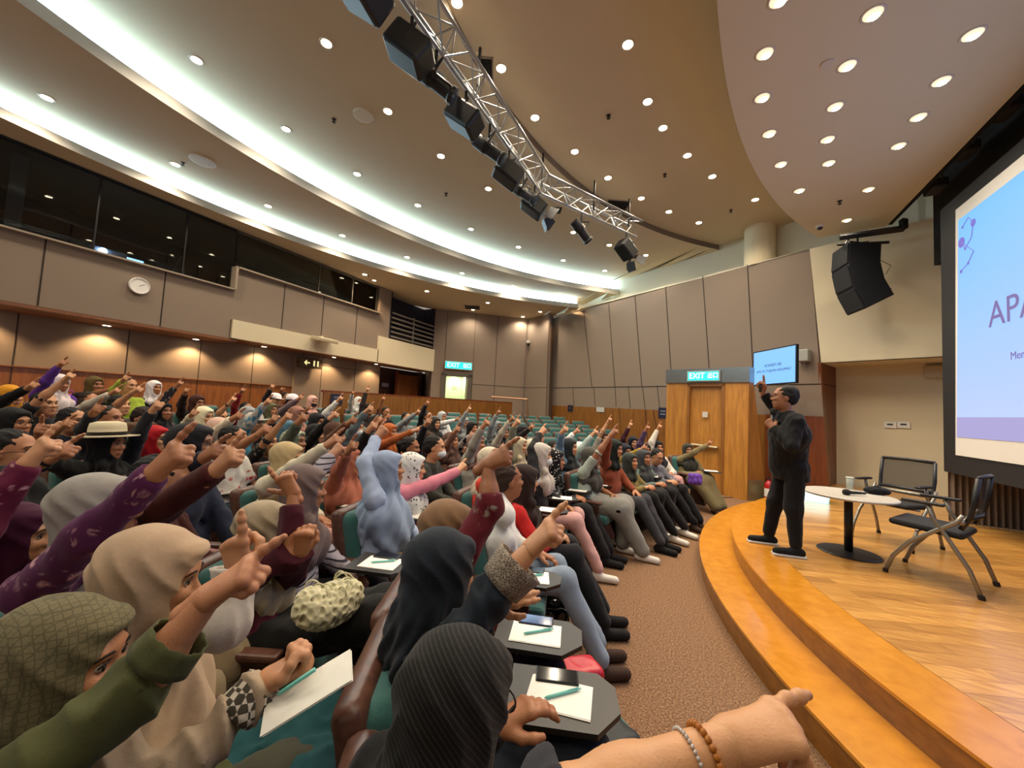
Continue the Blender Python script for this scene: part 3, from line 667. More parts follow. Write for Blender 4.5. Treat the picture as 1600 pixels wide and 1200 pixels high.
# soffit under the control room
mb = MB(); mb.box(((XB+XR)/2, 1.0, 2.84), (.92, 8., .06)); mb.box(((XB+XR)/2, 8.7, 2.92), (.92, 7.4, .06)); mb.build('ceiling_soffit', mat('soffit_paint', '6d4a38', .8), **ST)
# control room front
mb = MB(); mb.box((XB-.06, (Y0+YJ)/2, 3.39), (.12, YJ-Y0, 1.17)); mb.box((XB-.02, (Y0+YJ)/2, 3.98), (.2, YJ-Y0, .03), mi=2)
for y in (-1.2, .55, 2.04+.0, 3.6): line(mb, (XB, y, 2.81), (XB, y, 3.97), .02)
mb.box((XB+.004, (Y0+YJ)/2, 2.825), (.02, YJ-Y0, .03), mi=3)
mb.build('wall_left', [FAB, SEAM, mat('ledge_paint', '9a8c7a', .6), WAINS], **ST)
mb = MB(); mb.box((XB-.06, (YJ+Y2)/2, 3.9), (.12, Y2-YJ, 1.2)); mb.box((XB-.02, (YJ+Y2)/2, 4.5), (.22, Y2-YJ, .035), mi=2)
mb.box((XB-.02, YJ, 4.25), (.22, .05, .53), mi=2); mb.box((XB-.06, 9.45, 4.55), (.12, .5, 1.7))
for y in (6.0, 7.13, 8.3): line(mb, (XB, y, 3.3), (XB, y, 4.48), .02)
mb.build('wall_left_upper', [FAB, SEAM, mat('ledge_paint', '9a8c7a', .6)], **ST)
mb = MB(); mb.box((XB-.03, (YJ+Y2)/2+.03, 3.09), (.16, Y2-YJ, .42)); mb.box((XB-.03, (Y2+12.3)/2, 3.32), (.16, 12.3-Y2, .87)); mb.build('trim_1', CREAM, **ST)
# control-room interior and glass
mb = MB(); mb.box((-12.4, 3.2, 4.6), (.1, 13, 2.2)); mb.box((-11.1, 3.2, 3.72), (2.6, 13, .05)); mb.box((-11.1, 3.2, 5.6), (2.6, 13, .05)); mb.box((-11, 9.75, 4.6), (2.7, .08, 1.9)); mb.box((-11, -3.0, 4.6), (2.7, .08, 1.9))
mb.build('wall_booth_interior', mat('booth_dark', '1a1b20', .95), **ST)
GLASS = bpy.data.materials.new('window_glass'); GLASS.use_nodes = True; _n = GLASS.node_tree; _n.nodes.remove(_n.nodes['Principled BSDF'])
_t = nd(_n, 'ShaderNodeBsdfTransparent'); _t.inputs[0].default_value = (.62, .66, .66, 1); _g = nd(_n, 'ShaderNodeBsdfGlossy'); _g.inputs['Roughness'].default_value = .02; _f = nd(_n, 'ShaderNodeFresnel'); _f.inputs[0].default_value = 1.55
_m = nd(_n, 'ShaderNodeMixShader'); _n.links.new(_f.outputs[0], _m.inputs[0]); _n.links.new(_t.outputs[0], _m.inputs[1]); _n.links.new(_g.outputs[0], _m.inputs[2]); _n.links.new(_m.outputs[0], _n.nodes['Material Output'].inputs['Surface'])
def glazing(name, y0, y1, za, zb, muls, frame_m=BLK):
    r = MB(); r.box((XB-.1, (y0+y1)/2, (za+zb)/2), (.012, y1-y0, zb-za)); g = r.build(name, GLASS, **ST)
    fr = MB()
    for y in muls: fr.box((XB-.1, y, (za+zb)/2), (.03, .025, zb-za))
    fr.box((XB-.1, (y0+y1)/2, zb-.01), (.06, y1-y0, .03)); fr.build('window_frame', frame_m, g); return g
glazing('window_1', Y0, YJ, 3.98, 5.38, (-.5, 1.42, 2.6, 3.9))
glazing('window_2', YJ+.03, Y2-.05, 4.5, 5.36, (7.0, 8.15, Y2-.08), mat('window_metal', '6b675e', .4, .5))
bl = empty('roller_blind', (-9.95, 1.27, 4.0), 'grey vertical blind hanging behind the control room glass at the far left', 'blind', 'control room blinds')
for y, wd in ((.0, .1), (.12, .05)): pass
mb = MB(); mb.box((0, 0, .65), (.03, .17, 1.3)); mb.build('blind_panel', mat('blind_grey', '8c8c8c', .8), bl)
b2 = dup(bl, (-9.95, 1.75, 4.0), label='grey vertical blind behind the glass, right one of the two at the left edge')
area('booth_fill', (-11.2, 1.2, 5.5), (0, 0, 0), .6, 9, (1, .9, .8)); area('booth_fill', (-11.2, 6.5, 5.5), (0, 0, 0), .6, 7, (.9, 1, .85))  # unseen fill lamps added so the booth interior shows through the glass
# things behind the glass
pj = empty('projector', (-10.2, 2.9, 3.98), 'white projector glowing behind the control room glass above the wall clock', 'projector')
mb = MB(); mb.rbox((0, 0, .14), (.4, .5, .18), .03); mb.build('case', mat('projector_case', 'a8adb5', .5), pj)
mb = MB(); mb.lathe([(.055, 0), (.055, .05), (.045, .05), (0, .055)], (.2, -.1, .15), 16, R=[[0, 0, 1], [0, 1, 0], [-1, 0, 0]]); mb.build('lens', mat('projector_lens', 'bcd8ff', .2, emit='b6d4ff', es=14), pj)
mb = MB(); mb.box((0, 0, .02), (.3, .4, .05)); mb.build('base', BLK, pj)
mn = empty('monitor', (-10.3, 3.35, 4.0), 'small lit monitor beside the projector behind the control room glass', 'monitor')
mb = MB(); mb.rbox((0, 0, .14), (.03, .3, .2), .01); mb.box((0, 0, .02), (.1, .12, .04)); mb.build('case', BLK, mn); mb = MB(); mb.box((.018, 0, .14), (.004, .27, .16)); mb.build('display', mat('display_blue', '9cc8ff', .3, emit='9cc8ff', es=3), mn)
tr = empty('tripod', (-10.4, 4.15, 3.78), 'thin grey tripod standing behind the control room glass', 'tripod'); mb = MB()
for a in (0, 2.1, 4.2): mb.tube([(0, 0, .85), (.28*math.cos(a), .28*math.sin(a), 0)], .012)
mb.build('legs', mat('tripod_grey', '77777a', .4, .6), tr); mb = MB(); mb.tube([(0, 0, .8), (0, 0, 1.0)], .02); mb.build('head', BLK, tr)
mb = MB(); mb.tube([(-10.6, 1.75, 4.45), (-10.6, 1.85, 4.62), (-10.6, 2.1, 4.66), (-10.6, 4.1, 4.56)], .03); o = mb.build('handrail', mat('rail_grey', '4d4f52', .4, .5), loc=(-10.6, 3, 4)); o['label'] = 'bent grey pipe rail running behind the control room glass'; o['category'] = 'rail'
# vent with louvres
mb = MB(); mb.box((XB-.6, 10.9, 4.58), (.05, 2.6, 1.64)); mb.box((XB-.3, 9.7, 4.58), (.6, .04, 1.64)); mb.box((XB-.3, 12.1, 4.58), (.6, .04, 1.64)); mb.build('wall_vent_recess', mat('recess_dark', '23202c', .9), **ST)
lv = empty('louvre_grille', (XB, 10.95, 3.76), 'horizontal metal louvre grille in the dark recess above the cream fascia', 'grille'); mb = MB()
for k in range(6): mb.box((-.05, 0, .1+k*.165), (.1, 2.3, .035), R=rot_y(.5))
mb.build('slats', mat('louvre_metal', '8a8178', .5, .3), lv); mb = MB(); mb.box((-.06, 0, .5), (.03, .04, 1.0)); mb.build('post', mat('louvre_metal', '8a8178', .5, .3), lv)
# exit wall and return wall
mb = MB(); exin = -EXN; P_ = lambda s: EX1+(EX2-EX1)*s
def exseg(s0, s1, za, zb): vwall(mb, P_(s0), P_(s1), za, zb, .1, 0, 1)
vwall(mb, EX1, (-11.0, 13.4), 0, 5.4, .1, 0, -1); exseg(0, .125, 0, 5.4); exseg(.125, .37, 2.75, 5.4); exseg(.37, 1.0, 0, 5.4)
for s in (.125, .42, .66, .985): line(mb, (*P_(s), 2.75 if s < .2 else .6), (*P_(s), 5.38), nrm=exin)
line(mb, (*P_(.42), 2.49), (*P_(1), 2.49), nrm=exin)
mb.build('wall_exit', [FAB, SEAM], **ST)
d1 = MB(); vwall(d1, P_(.37), P_(.415), .5, 2.85, .06, 0, -1); vwall(d1, P_(.10), P_(.15), .5, 2.85, .06, 0, -1); vwall(d1, P_(.1), P_(.415), 2.75, 2.9, .06, 0, -1)
dq = d1.build('door_1', mat('door_frame_grey', '5a5348', .5), **ST)
d1 = MB(); vwall(d1, P_(.1)+EXN*1.2, P_(.5)+EXN*1.2, 0, 2.9, .05); o = d1.build('wall_exit_lobby', mat('lobby_paint', 'b9bf9c', .8), **ST)
l = area('lobby_light', (*(P_(.27)+EXN*.6), 2.85), (0, 0, 0), .8, 30, (.9, 1, .75))
d1 = MB(); vwall(d1, P_(.37)+EXN*.1, P_(.37)+EXN*1.2, 0, 2.9, .05); vwall(d1, P_(.1)+EXN*.1, P_(.1)+EXN*1.2, 0, 2.9, .05, out=-1); d1.build('wall_exit_lobby_sides', mat('lobby_paint', 'b9bf9c', .8), **ST)
T = atw(864, 497); S2a = EX2; S2b = np.array([-5.45, 13.95])
mb = MB(); nS = np.array([(S2b-S2a)[1], -(S2b-S2a)[0]]); nS = nS/np.hypot(*nS)
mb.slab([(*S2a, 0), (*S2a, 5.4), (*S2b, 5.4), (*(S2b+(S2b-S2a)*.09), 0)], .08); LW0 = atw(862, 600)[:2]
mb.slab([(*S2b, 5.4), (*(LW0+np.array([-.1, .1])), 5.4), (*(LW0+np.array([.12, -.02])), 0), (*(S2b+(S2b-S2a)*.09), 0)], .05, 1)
line(mb, (*S2a, 2.49), (*(S2b+(S2b-S2a)*.05), 2.49), nrm=nS)
line(mb, (*S2a, .6), (*S2a, 5.38), nrm=nS)
mb.build('wall_right_return', [FAB, FAB_SHADE], **ST)
# long panelled wall
nw = (-NW[0], -NW[1]); L3 = lambda x, y: tuple(atw(x, y)-np.array([NW[0], NW[1], 0])*.003)
mb = MB(); mb.slab([atw(858, 499), atw(1265, 389), atw(1283, 601), atw(1287, 652), atw(872, 634), atw(840, 632), atw(840, 510)], .1)
lw = [((1040, 448), (1050, 602)), ((1098, 431), (1110, 602)), ((1168, 413), (1178, 603)), ((912, 486), (925, 605)), ((951, 474), (961, 604)), ((992, 462), (1003, 603))]
for a, b in lw: line(mb, L3(*a), L3(*b), .018, nrm=nw)
line(mb, L3(864, 606), L3(1283, 600), .018, nrm=nw)
for a, b in (((895, 605), (897, 634)), ((928, 604), (930, 635)), ((961, 604), (963, 636)), ((982, 603), (985, 637)), ((1004, 603), (1008, 638)), ((1027, 602), (1031, 639))): line(mb, L3(*a), L3(*b), .014, nrm=nw)
mb.build('wall_right', [FAB, SEAM], **ST)
q0, q1 = atw(872, 634), atw(1287, 652)
mb = MB(); mb.slab([(q0[0], q0[1], 1.80), (q1[0], q1[1], 1.80), (q1[0]+.1, q1[1]-.055, 0), (q0[0], q0[1], 0), (q0[0]-1.2, q0[1]+.665, 0), (q0[0]-1.2, q0[1]+.665, 1.80)], .1)
for a, b in (((967, 637), (972, 690)), ((1008, 639), (1012, 690)), ((1021, 640), (1029, 690))): line(mb, L3(*a), L3(*b), .014, nrm=nw)
mb.build('wall_right_wainscot', [OAKD, SEAM], **ST)
mb = MB(); j0 = atw(1283, 568); j1 = atw(1306, 570, .98)
mb.slab([(j0[0], j0[1], 2.95), (j1[0], j1[1], 2.95), (j1[0]+.02, j1[1], .3), (atw(1287, 757)[0]+.05, atw(1287, 757)[1]-.02, .3)], .06); a_ = j0*.97+j1*.03
line(mb, (j0[0], j0[1], 2.49), (j1[0], j1[1], 2.49), nrm=(NW[1], -NW[0])); mb.build('trim_2', [REDW, SEAM], **ST)
q2, q3 = atw(1197, 700), atw(1284, 652)
mb = MB(); mb.slab([(q2[0], q2[1]-.01, 1.79), (q3[0]+.03, q3[1]-.03, 1.79), (q3[0]+.13, q3[1]-.08, .0), (q2[0], q2[1]-.01, 0)], .02); o = mb.build('trim_3', REDW, **ST); o.location = (-NW[0]*.04, -NW[1]*.04, 0)
# cream header and alcove
e1 = atw(1265, 389); e2 = np.array([3.95, 9.22])
mb = MB(); mb.slab([(e1[0], e1[1], 5.47), (e2[0], e2[1], 5.47), (e2[0], e2[1], 2.93), (j0[0], j0[1], 2.93)], .1); mb.slab([(j0[0], j0[1], 2.93), (e2[0], e2[1], 2.93), (e2[0]+.5, e2[1]+.9, 2.93), (j1[0], j1[1], 2.93)], .05); mb.build('wall_right_header', CREAM, **ST)
mb = MB(); a0 = j1; vwall(mb, a0[:2], a0[:2]+np.array([.875, -.485])*3.2, .3, 3.0, .1); mb.build('wall_alcove', CREAM, **ST)
# upper setback wall and column
mb = MB(); c0 = np.array([-5.5, 0]); w0 = NW*(WD+.55); tdir = np.array([NW[1], -NW[0]]); 
vwall(mb, w0-tdir*12.6, w0+tdir*(-1.5), 5.3, 6.6, .1); mb.slab([(*(NW*WD-tdir*12.6), 5.44), (*(NW*WD-tdir*1.5), 5.44), (*(w0-tdir*1.5), 5.44), (*(w0-tdir*12.6), 5.44)][::-1], .04)
vwall(mb, w0-tdir*1.6, w0+tdir*.9, 5.3, 6.6, .1)
mb.build('wall_upper', mat('upper_plaster', 'd0c8b0', .8), **ST)
pc = atw(1187, 400, .3); mb = MB(); mb.lathe([(.34, 5.45), (.34, 6.5)], (pc[0], pc[1], 0), 32); mb.build('trim_4', mat('column_plaster', 'd6c8a6', .8), **ST)
# ---- ceilings
B2C, B2R, B1C, B1R, STC, STR, CAC, CAR = (3.29, 3.35), 12.52, (4.54, 4.19), 11.78, (7.02, 4.51), 9.92, (12.77, 2.65), 12.77
i0 = lambda p: p[0]*NW[0]+p[1]*NW[1] < WD-.02 and p[1] > -5 and p[0] > -12.5
i1 = lambda p: p[0]*NW[0]+p[1]*NW[1] < WD+.55 and p[1] > -5 and p[0] > -13
mb = MB(); ring(mb, B2C, B2R, B2R+3.2, 5.40, 0, 80, 260, i0, False); band(mb, B2C, B2R, 5.40, 5.55, 1, 80, 260, i0, 1.5); ring(mb, B2C, B2R, B2R+.12, 5.55, 1, 80, 260, i0, True, 1.5)
mb.build('ceiling_rear', [CEIL, FASC], **ST)
mb = MB(); ring(mb, B1C, B1R, B1R+3.4, 5.80, 0, 80, 260, i1, False); band(mb, B1C, B1R, 5.80, 5.97, 1, 80, 260, i1, 1.5); ring(mb, B1C, B1R, B1R+.12, 5.97, 1, 80, 260, i1, True, 1.5)
mb.build('ceiling_middle', [CEIL, FASC], **ST)
mb = MB(); ring(mb, STC, STR, STR+4.8, 6.32, 0, 80, 260, i1, False); band(mb, STC, STR, 6.32, 6.46, 1, 80, 260, i1, 1.5); mb.build('ceiling_front', [CEIL, mat('step_edge_shade', '6e6153', .8)], **ST)  # step edge darkened to carry its shade in the colour
mb = MB(); mb.add([(-4.5, -5, 6.46), (-4.5, 15.2, 6.46), (4.6, 10.4, 6.46), (4.6, -5, 6.46)], [(0, 1, 2, 3)]); mb.build('ceiling', CEIL, **ST)
COVE = mat('cove_tube_light', 'dff4ff', .5, emit='c4ebff', es=6.5)
for nm, c, R_, za, zb, lab, ins in (('cove_light', B2C, B2R+.14, 5.57, 5.80, 'long curved cyan-white cove light above the control room windows, the rear one of two', i0), ('cove_light', B1C, B1R+.15, 5.99, 6.32, 'long curved cyan-white cove light in the ceiling step nearer the lighting truss', i1)):
    mb = MB(); band(mb, c, R_, za, zb, 0, 80, 260, ins, 1.5); o = mb.build(nm, COVE); o['label'] = lab; o['category'] = 'light'; o['group'] = 'cove lights in the ceiling steps'
# stage canopy
poly = [(CAC[0]+CAR*math.cos(t), CAC[1]+CAR*math.sin(t)) for t in np.radians(np.linspace(147, 215, 50))]
poly = [p for p in poly if p[0] < 3.05]; poly = [(3.06, 9.45)]+poly+[(3.06, poly[-1][1])]
mb = MB(); mb.prism(poly, 5.45, 5.58); mb.build('ceiling_canopy', CANOPY, **ST)
# black void around the screen
mb = MB(); mb.box((3.62, 3, 5.6), (.1, 12.2, 2.2)); mb.box((3.3, 3, 6.5), (.7, 12.2, .04)); mb.box((3.1, 3.2, 5.6), (.05, 12.4, .3)); mb.box((5.5, 3, 2.5), (.1, 12, 5)); mb.build('wall_screen_backdrop', BLKM, **ST)
mb = MB(); bp0, bp1 = atz(1312, 371, 5.2), atz(1412, 357, 5.2); mb.tube([bp0, bp1], .06, 4); bp2 = np.array([3.1, bp1[1]-.15, 5.3]); mb.tube([bp1, bp2], .06, 4)
o = mb.build('beam', BLK, loc=tuple(bp0)); o['label'] = 'black steel beam under the canopy corner carrying the hanging loudspeaker'; o['category'] = 'beam'
# ---- door portal
pa, pb = np.array([-.78, 9.94]), np.array([.85, 9.28]); pn = np.array([-.374, -.927]); pd = (pb-pa)/np.hypot(*(pb-pa)); PT = lambda s, off=0: pa+pd*s+pn*off
PL = np.hypot(*(pb-pa)); sdl, sdr = .56, 1.24
mb = MB()
for s0, s1, za, zb in ((0, sdl, 0, 2.42), (sdr, PL, 0, 2.42), (sdl, sdr, 2.36, 2.42)):
    a, b = PT(s0), PT(s1); mb.prism([tuple(a), tuple(b), tuple(b-pn*.2), tuple(a-pn*.2)], za, zb)
s = PT(PL); bk = s+np.array([.36, .22]); mb.slab([(*s, 0), (*bk, 0), (bk[0]-.26, bk[1]-.1, 2.42), (*s, 2.42)], .04, 1)
for s0, s1 in ((sdl-.06, sdl), (sdr, sdr+.06)): a, b = PT(s0, .02), PT(s1, .02); mb.prism([tuple(a), tuple(b), tuple(b-pn*.05), tuple(a-pn*.05)], 0, 2.4, 1)
a, b = PT(sdl-.06, .02), PT(sdr+.06, .02); mb.prism([tuple(a), tuple(b), tuple(b-pn*.05), tuple(a-pn*.05)], 2.34, 2.4, 1)
a, b = PT(PL)+np.array([.02, .01]), bk+np.array([.01, -.01]); mb.slab([(*a, .0), (*b, .0), (b[0]-.04, b[1]-.02, .42), (a[0], a[1], .42)], .01, 2)
mb.build('wall_portal', [OAK, REDW if False else woodmat('portal_edge', '7a4c1e', '946128', .4, (4, 4, .35), 5), mat('kick_plate', '8f8460', .3, .6)], **ST)
mb = MB(); a, b = PT(-.02, .03), PT(PL+.02, .03); mb.prism([tuple(a), tuple(b), tuple(b-pn*.3), tuple(a-pn*.3)], 2.42, 2.74); mb.build('trim_5', mat('stainless_header', '9a9a96', .25, .9), **ST)
mb = MB(); a, b = PT(sdl, -.06), PT(sdr, -.06); mb.prism([tuple(a), tuple(b), tuple(b-pn*.05), tuple(a-pn*.05)], 0, 2.36); dr = mb.build('door_3', OAK, **ST)
mb = MB(); a, b = PT(sdl+.06, .0), PT(sdr-.06, .0); mb.tube([(*a, 1.02), (*b, 1.0)], .035, 8); mb.box((*((a+b)/2), 1.0), (.1, .1, .04)); mb.build('push_bar', mat('push_bar_metal', 'a39478', .35, .8), dr)
# ------------------------------------------------------------------ lamps
WARM = (1.0, .84, .64)
BULB = mat('lamp_glow', 'fff2d8', .5, emit='ffe9c0', es=22); TRIM = mat('lamp_trim', 'cfc6b2', .5); BAFF = mat('lamp_baffle', 'e9e2c4', .4, emit='fff0c8', es=.55)
def spot(parent, z, power, size=2.4, blend=.6, r=.05, col=WARM):
    l = bpy.data.lights.new('lamp', 'SPOT'); l.energy = power; l.color = col; l.spot_size = size; l.spot_blend = blend; l.shadow_soft_size = r
    o = bpy.data.objects.new('lamp', l); COL.objects.link(o); o.parent = parent; o.location = (0, 0, z); return o
dl = empty('downlight', (0, 0, 0), 'x', 'ceiling light')
mb = MB(); mb.lathe([(.062, 0), (.088, -.006), (.092, 0)], n=20); mb.build('trim_ring', TRIM, dl, smooth=True)
mb = MB(); mb.lathe([(.064, -.004), (.03, -.012), (0, -.014)], n=20); mb.build('lamp_lens', BULB, dl); LP = bpy.data.lights.new('lamp', 'SPOT')
LP.energy = 75; LP.color = WARM; LP.spot_size = 2.5; LP.spot_blend = .7; LP.shadow_soft_size = .06
o = bpy.data.objects.new('lamp', LP); COL.objects.link(o); o.parent = dl; o.location = (0, 0, -.04)
cl = empty('canopy_downlight', (0, 0, 0), 'x', 'ceiling light')
mb = MB(); mb.lathe([(.072, 0), (.092, -.006), (.096, 0)], n=24); mb.build('trim_ring', TRIM, cl, smooth=True)
mb = MB(); mb.lathe([(.074, -.003), (0, -.004)], n=24); mb.build('reflector', BAFF, cl)
mb = MB(); mb.lathe([(.04, -.006), (.02, -.012), (0, -.014)], (.015, .03, 0), n=16); mb.build('lamp_lens', BULB, cl)
LC = bpy.data.lights.new('lamp', 'SPOT'); LC.energy = 40; LC.color = WARM; LC.spot_size = 2.3; LC.spot_blend = .7; LC.shadow_soft_size = .08
o = bpy.data.objects.new('lamp', LC); COL.objects.link(o); o.parent = cl; o.location = (0, 0, -.04)
tiers = [
 (6.46, 'front ceiling between truss and canopy', [(714,4),(783,107),(981,70),(1012,159),(836,184),(1036,200),(898,237),(1074,243),(1113,276),(1180,312),(950,278),(1002,310),(1045,331),(1092,348)]),
 (6.32, 'ceiling band behind the truss', [(307,94),(510,68),(606,174),(447,202),(558,272),(689,244),(763,295),(653,321),(736,358),(810,386),(896,363),(952,383),(1009,399),(880,407),(945,423)]),
 (5.80, 'ceiling band between the two cove lights', [(73,153),(274,257),(419,322),(535,368),(636,402),(722,427),(802,447),(878,462)]),
 (5.40, 'low rear ceiling', [(570,429),(667,455),(762,473),(739,484),(817,495),(844,487)])]
ordn = ['first', 'second', 'third', 'fourth', 'fifth', 'sixth', 'seventh', 'eighth', 'ninth', 'tenth', 'eleventh', 'twelfth', 'thirteenth', 'fourteenth', 'fifteenth', 'sixteenth', 'seventeenth']
first = True
for z, nm, L in tiers:
    for n_, (x, y) in enumerate(sorted(L)):
        p = atz(x, y, z); lab = 'round warm downlight in the %s, %s from the left' % (nm, ordn[n_])
        if first: q = dl; q.location = p; q['label'] = lab; q['group'] = 'downlights in the main ceiling'; first = False
        else: dup(dl, p, label=lab, group='downlights in the main ceiling')
CL = [(1217,0),(1364,22),(1520,54),(1195,84),(1324,103),(1471,127),(1191,153),(1305,167),(1435,183),(1202,209),(1293,218),(1404,228),(1220,257),(1295,255),(1249,298),(1357,296),(1323,344)]
for n_, (x, y) in enumerate(sorted(CL)):
    p = atz(x, y, 5.45); lab = 'recessed round downlight in the stage canopy, %s from the left' % ordn[n_]
    if n_ == 0: cl.location = p; cl['label'] = lab; cl['group'] = 'downlights in the stage canopy'
    else: dup(cl, p, label=lab, group='downlights in the stage canopy')
# lamps of the same rows that hang above and behind the camera
for n_, (x, y, z) in enumerate(((-5.6, .3, 6.32), (-4.6, -1.6, 6.32), (-3.3, .4, 6.32), (-1.2, .9, 6.46), (.3, .3, 6.46), (-1.6, -1.2, 6.46), (.2, -1.5, 6.46), (-3.4, -2.2, 6.32), (-7.2, -.6, 5.8))):
    dup(dl, (x, y, z), label='round warm downlight above or behind the camera', group='downlights behind the camera')
for n_, (x, y) in enumerate(((1.4, 2.2), (2.4, 1.6), (1.2, .4), (2.3, -.4))): dup(cl, (x, y, 5.45), label='recessed round canopy downlight near the camera side', group='canopy downlights near the camera')
# lamps washing the lower back wall and the side walls
ws = empty('wall_washer', (-10.25, -.15, 2.80), 'warm recessed lamp in the soffit washing the back wall, first from the left', 'ceiling light', 'wall washers under the soffit')
mb = MB(); mb.lathe([(.05, 0), (.075, -.006), (.078, 0)], n=18); mb.build('trim_ring', TRIM, ws); mb = MB(); mb.lathe([(.052, -.003), (0, -.008)], n=18); mb.build('lamp_lens', BULB, ws)
spot(ws, -.04, 60, 2.2, .5, .04, (1, .66, .34))
for n_, (y, x) in enumerate(((1.55, -10.25), (3.05, -10.25), (4.5, -10.25), (6.0, -10.25), (8.0, -10.1), (9.7, -10.1))):
    dup(ws, (x, y, 2.80 if n_ < 3 else 2.88), label='warm recessed lamp in the soffit washing the back wall, %s from the left' % ordn[n_+1], group='wall washers under the soffit')
for n_, (x, y) in enumerate(((842, 500), (890, 480), (945, 462), (1005, 440))):
    p = atw(x, y, -.28); p[2] = 5.385 if n_ < 1 else 5.78
    if n_ < 2: dup(ws, p, label='warm recessed lamp grazing the top of the panelled wall, %s from the left' % ordn[n_], group='lamps grazing the side wall')
q = dup(ws, (-9.3, 8.6, 5.385), label='warm recessed lamp above the right end of the control room glass', group='lamps grazing the side wall')
# sprinklers, ceiling speakers, hatches
sp = empty('sprinkler', atz(951, 180, 6.46), 'small dark sprinkler head in the front ceiling', 'sprinkler', 'sprinklers'); mb = MB(); mb.lathe([(.035, 0), (.035, -.01), (.012, -.014), (.012, -.05), (.03, -.053), (.03, -.058), (0, -.06)], n=12); mb.build('head', mat('sprinkler_metal', '3a2f28', .5, .5), sp)
for x, y, z, w_ in ((1039, 272, 6.46, 'near the middle of the front ceiling'), (1142, 328, 6.46, 'at the far end of the front ceiling'), (522, 186, 6.32, 'beside the round ceiling loudspeaker'), (697, 302, 6.32, 'behind the lighting truss'), (1312, 314, 5.45, 'far tip of the stage canopy'), (286, 254, 5.8, 'beside the rear round ceiling loudspeaker'), (575, 430, 5.4, 'above the control room glass')):
    dup(sp, atz(x, y, z), label='small dark sprinkler head, %s' % w_, group='sprinklers')
def disc_thing(name, p, r, m, lab, cat, r2=None):
    q = empty(name, p, lab, cat); mb = MB(); mb.lathe([(r, 0), (r, -.012), (r*.92, -.015)], n=28); mb.build('rim', TRIM, q); mb = MB(); mb.lathe([(r*.92, -.012), (0, -.012)], n=28); mb.build('grille', m, q); return q
GR = mat('speaker_grille', '5b5248', .8, bump=.5, bscale=500)
disc_thing('ceiling_speaker', atz(568, 180, 6.32), .16, GR, 'round grey ceiling loudspeaker behind the truss', 'speaker')
disc_thing('ceiling_speaker', atz(317, 251, 5.80), .2, GR, 'larger round ceiling loudspeaker between the cove lights', 'speaker')
disc_thing('smoke_detector', atz(1293, 99, 5.45), .06, mat('detector_grey', '4d4a44', .6), 'small dark detector in the stage canopy next to a downlight', 'detector')
for x, y, z, s, lab in ((742, 113, 6.46, .5, 'dark square opening in the ceiling beside the near end of the truss'), (963, 322, 6.46, .5, 'dark square opening in the ceiling above the far end of the truss'), (738, 480, 5.4, .55, 'dark square air vent in the low rear ceiling')):
    q = empty('ceiling_hatch', atz(x, y, z), lab, 'vent', rz=.5); mb = MB(); mb.box((0, 0, -.004), (s, s, .01)); mb.build('opening', BLKM, q); mb = MB()
    for a in range(4): R = rot_z(a*math.pi/2); mb.box(R@A3(s/2+.01, 0, -.008), (.02, s+.04, .018), R=R)
    mb.build('frame', mat('hatch_frame', '8a7d6b', .6), q)
dc = empty('dome_camera', atz(1281, 352, 5.45), 'small white dome camera under the far tip of the canopy', 'camera'); mb = MB(); mb.lathe([(.07, 0), (.07, -.03), (.05, -.05)], n=18); mb.build('housing', mat('white_plastic', 'cfcac0', .4), dc); mb = MB(); mb.lathe([(.05, -.045), (.04, -.075), (.02, -.09), (0, -.095)], n=18); mb.build('dome', BLK, dc)
dc = empty('dome_camera', (*(EX2-EXN*.12), 4.35), 'white security camera on the wall corner right of the exit doorway', 'camera'); mb = MB(); mb.lathe([(.09, .1), (.09, .0), (.07, -.02)], n=18); mb.build('housing', mat('white_plastic', 'cfcac0', .4), dc); mb = MB(); mb.lathe([(.07, -.01), (.05, -.08), (0, -.11)], n=18); mb.build('dome', BLK, dc)
# ------------------------------------------------------------------ lighting truss
def truss(mb, a, b, s=.30):
    a = np.array(a, float); b = np.array(b, float); d = unit(b-a); side = unit(np.cross(d, [0, 0, 1.])); L = np.linalg.norm(b-a)
    co = [side*s/2+A3(0, 0, s/2), -side*s/2+A3(0, 0, s/2), A3(0, 0, -s/2)]
    for c in co: mb.tube([a+c, b+c], .024, 8)
    n = int(L/.32); t = np.linspace(0, L, n+1)
    for i in range(n):
        for j in range(3):
            c1, c2 = co[j], co[(j+1) % 3]; p, q = a+d*t[i], a+d*t[i+1]
            if i % 2: c1, c2 = c2, c1
            mb.tube([p+c1, q+c2], .011, 5)
        if i % 2 == 0:
            for j in range(3): mb.tube([a+d*t[i]+co[j], a+d*t[i]+co[(j+1) % 3]], .011, 5)
tz = 5.72; TR = [A3(-2.71, .6, tz), A3(-2.72, 6.25, tz), A3(-1.40, 8.6, tz)]
q = empty('lighting_truss', (-2.7, 5, tz), 'angled silver lattice truss hung below the ceiling carrying the stage lights', 'truss')
for i in range(2): mb = MB(); truss(mb, TR[i], TR[i+1]); mb.build('truss_segment', ALU, q, loc=None).location = -Vector(q.location)
mb = MB()
for p in (TR[0]*.4+TR[1]*.6, TR[1], TR[1]*.5+TR[2]*.5, TR[1]*.1+TR[2]*.9): mb.tube([p, p+A3(0, 0, .62)], .02, 6)
mb.build('hanger', BLK, q).location = -Vector(q.location)
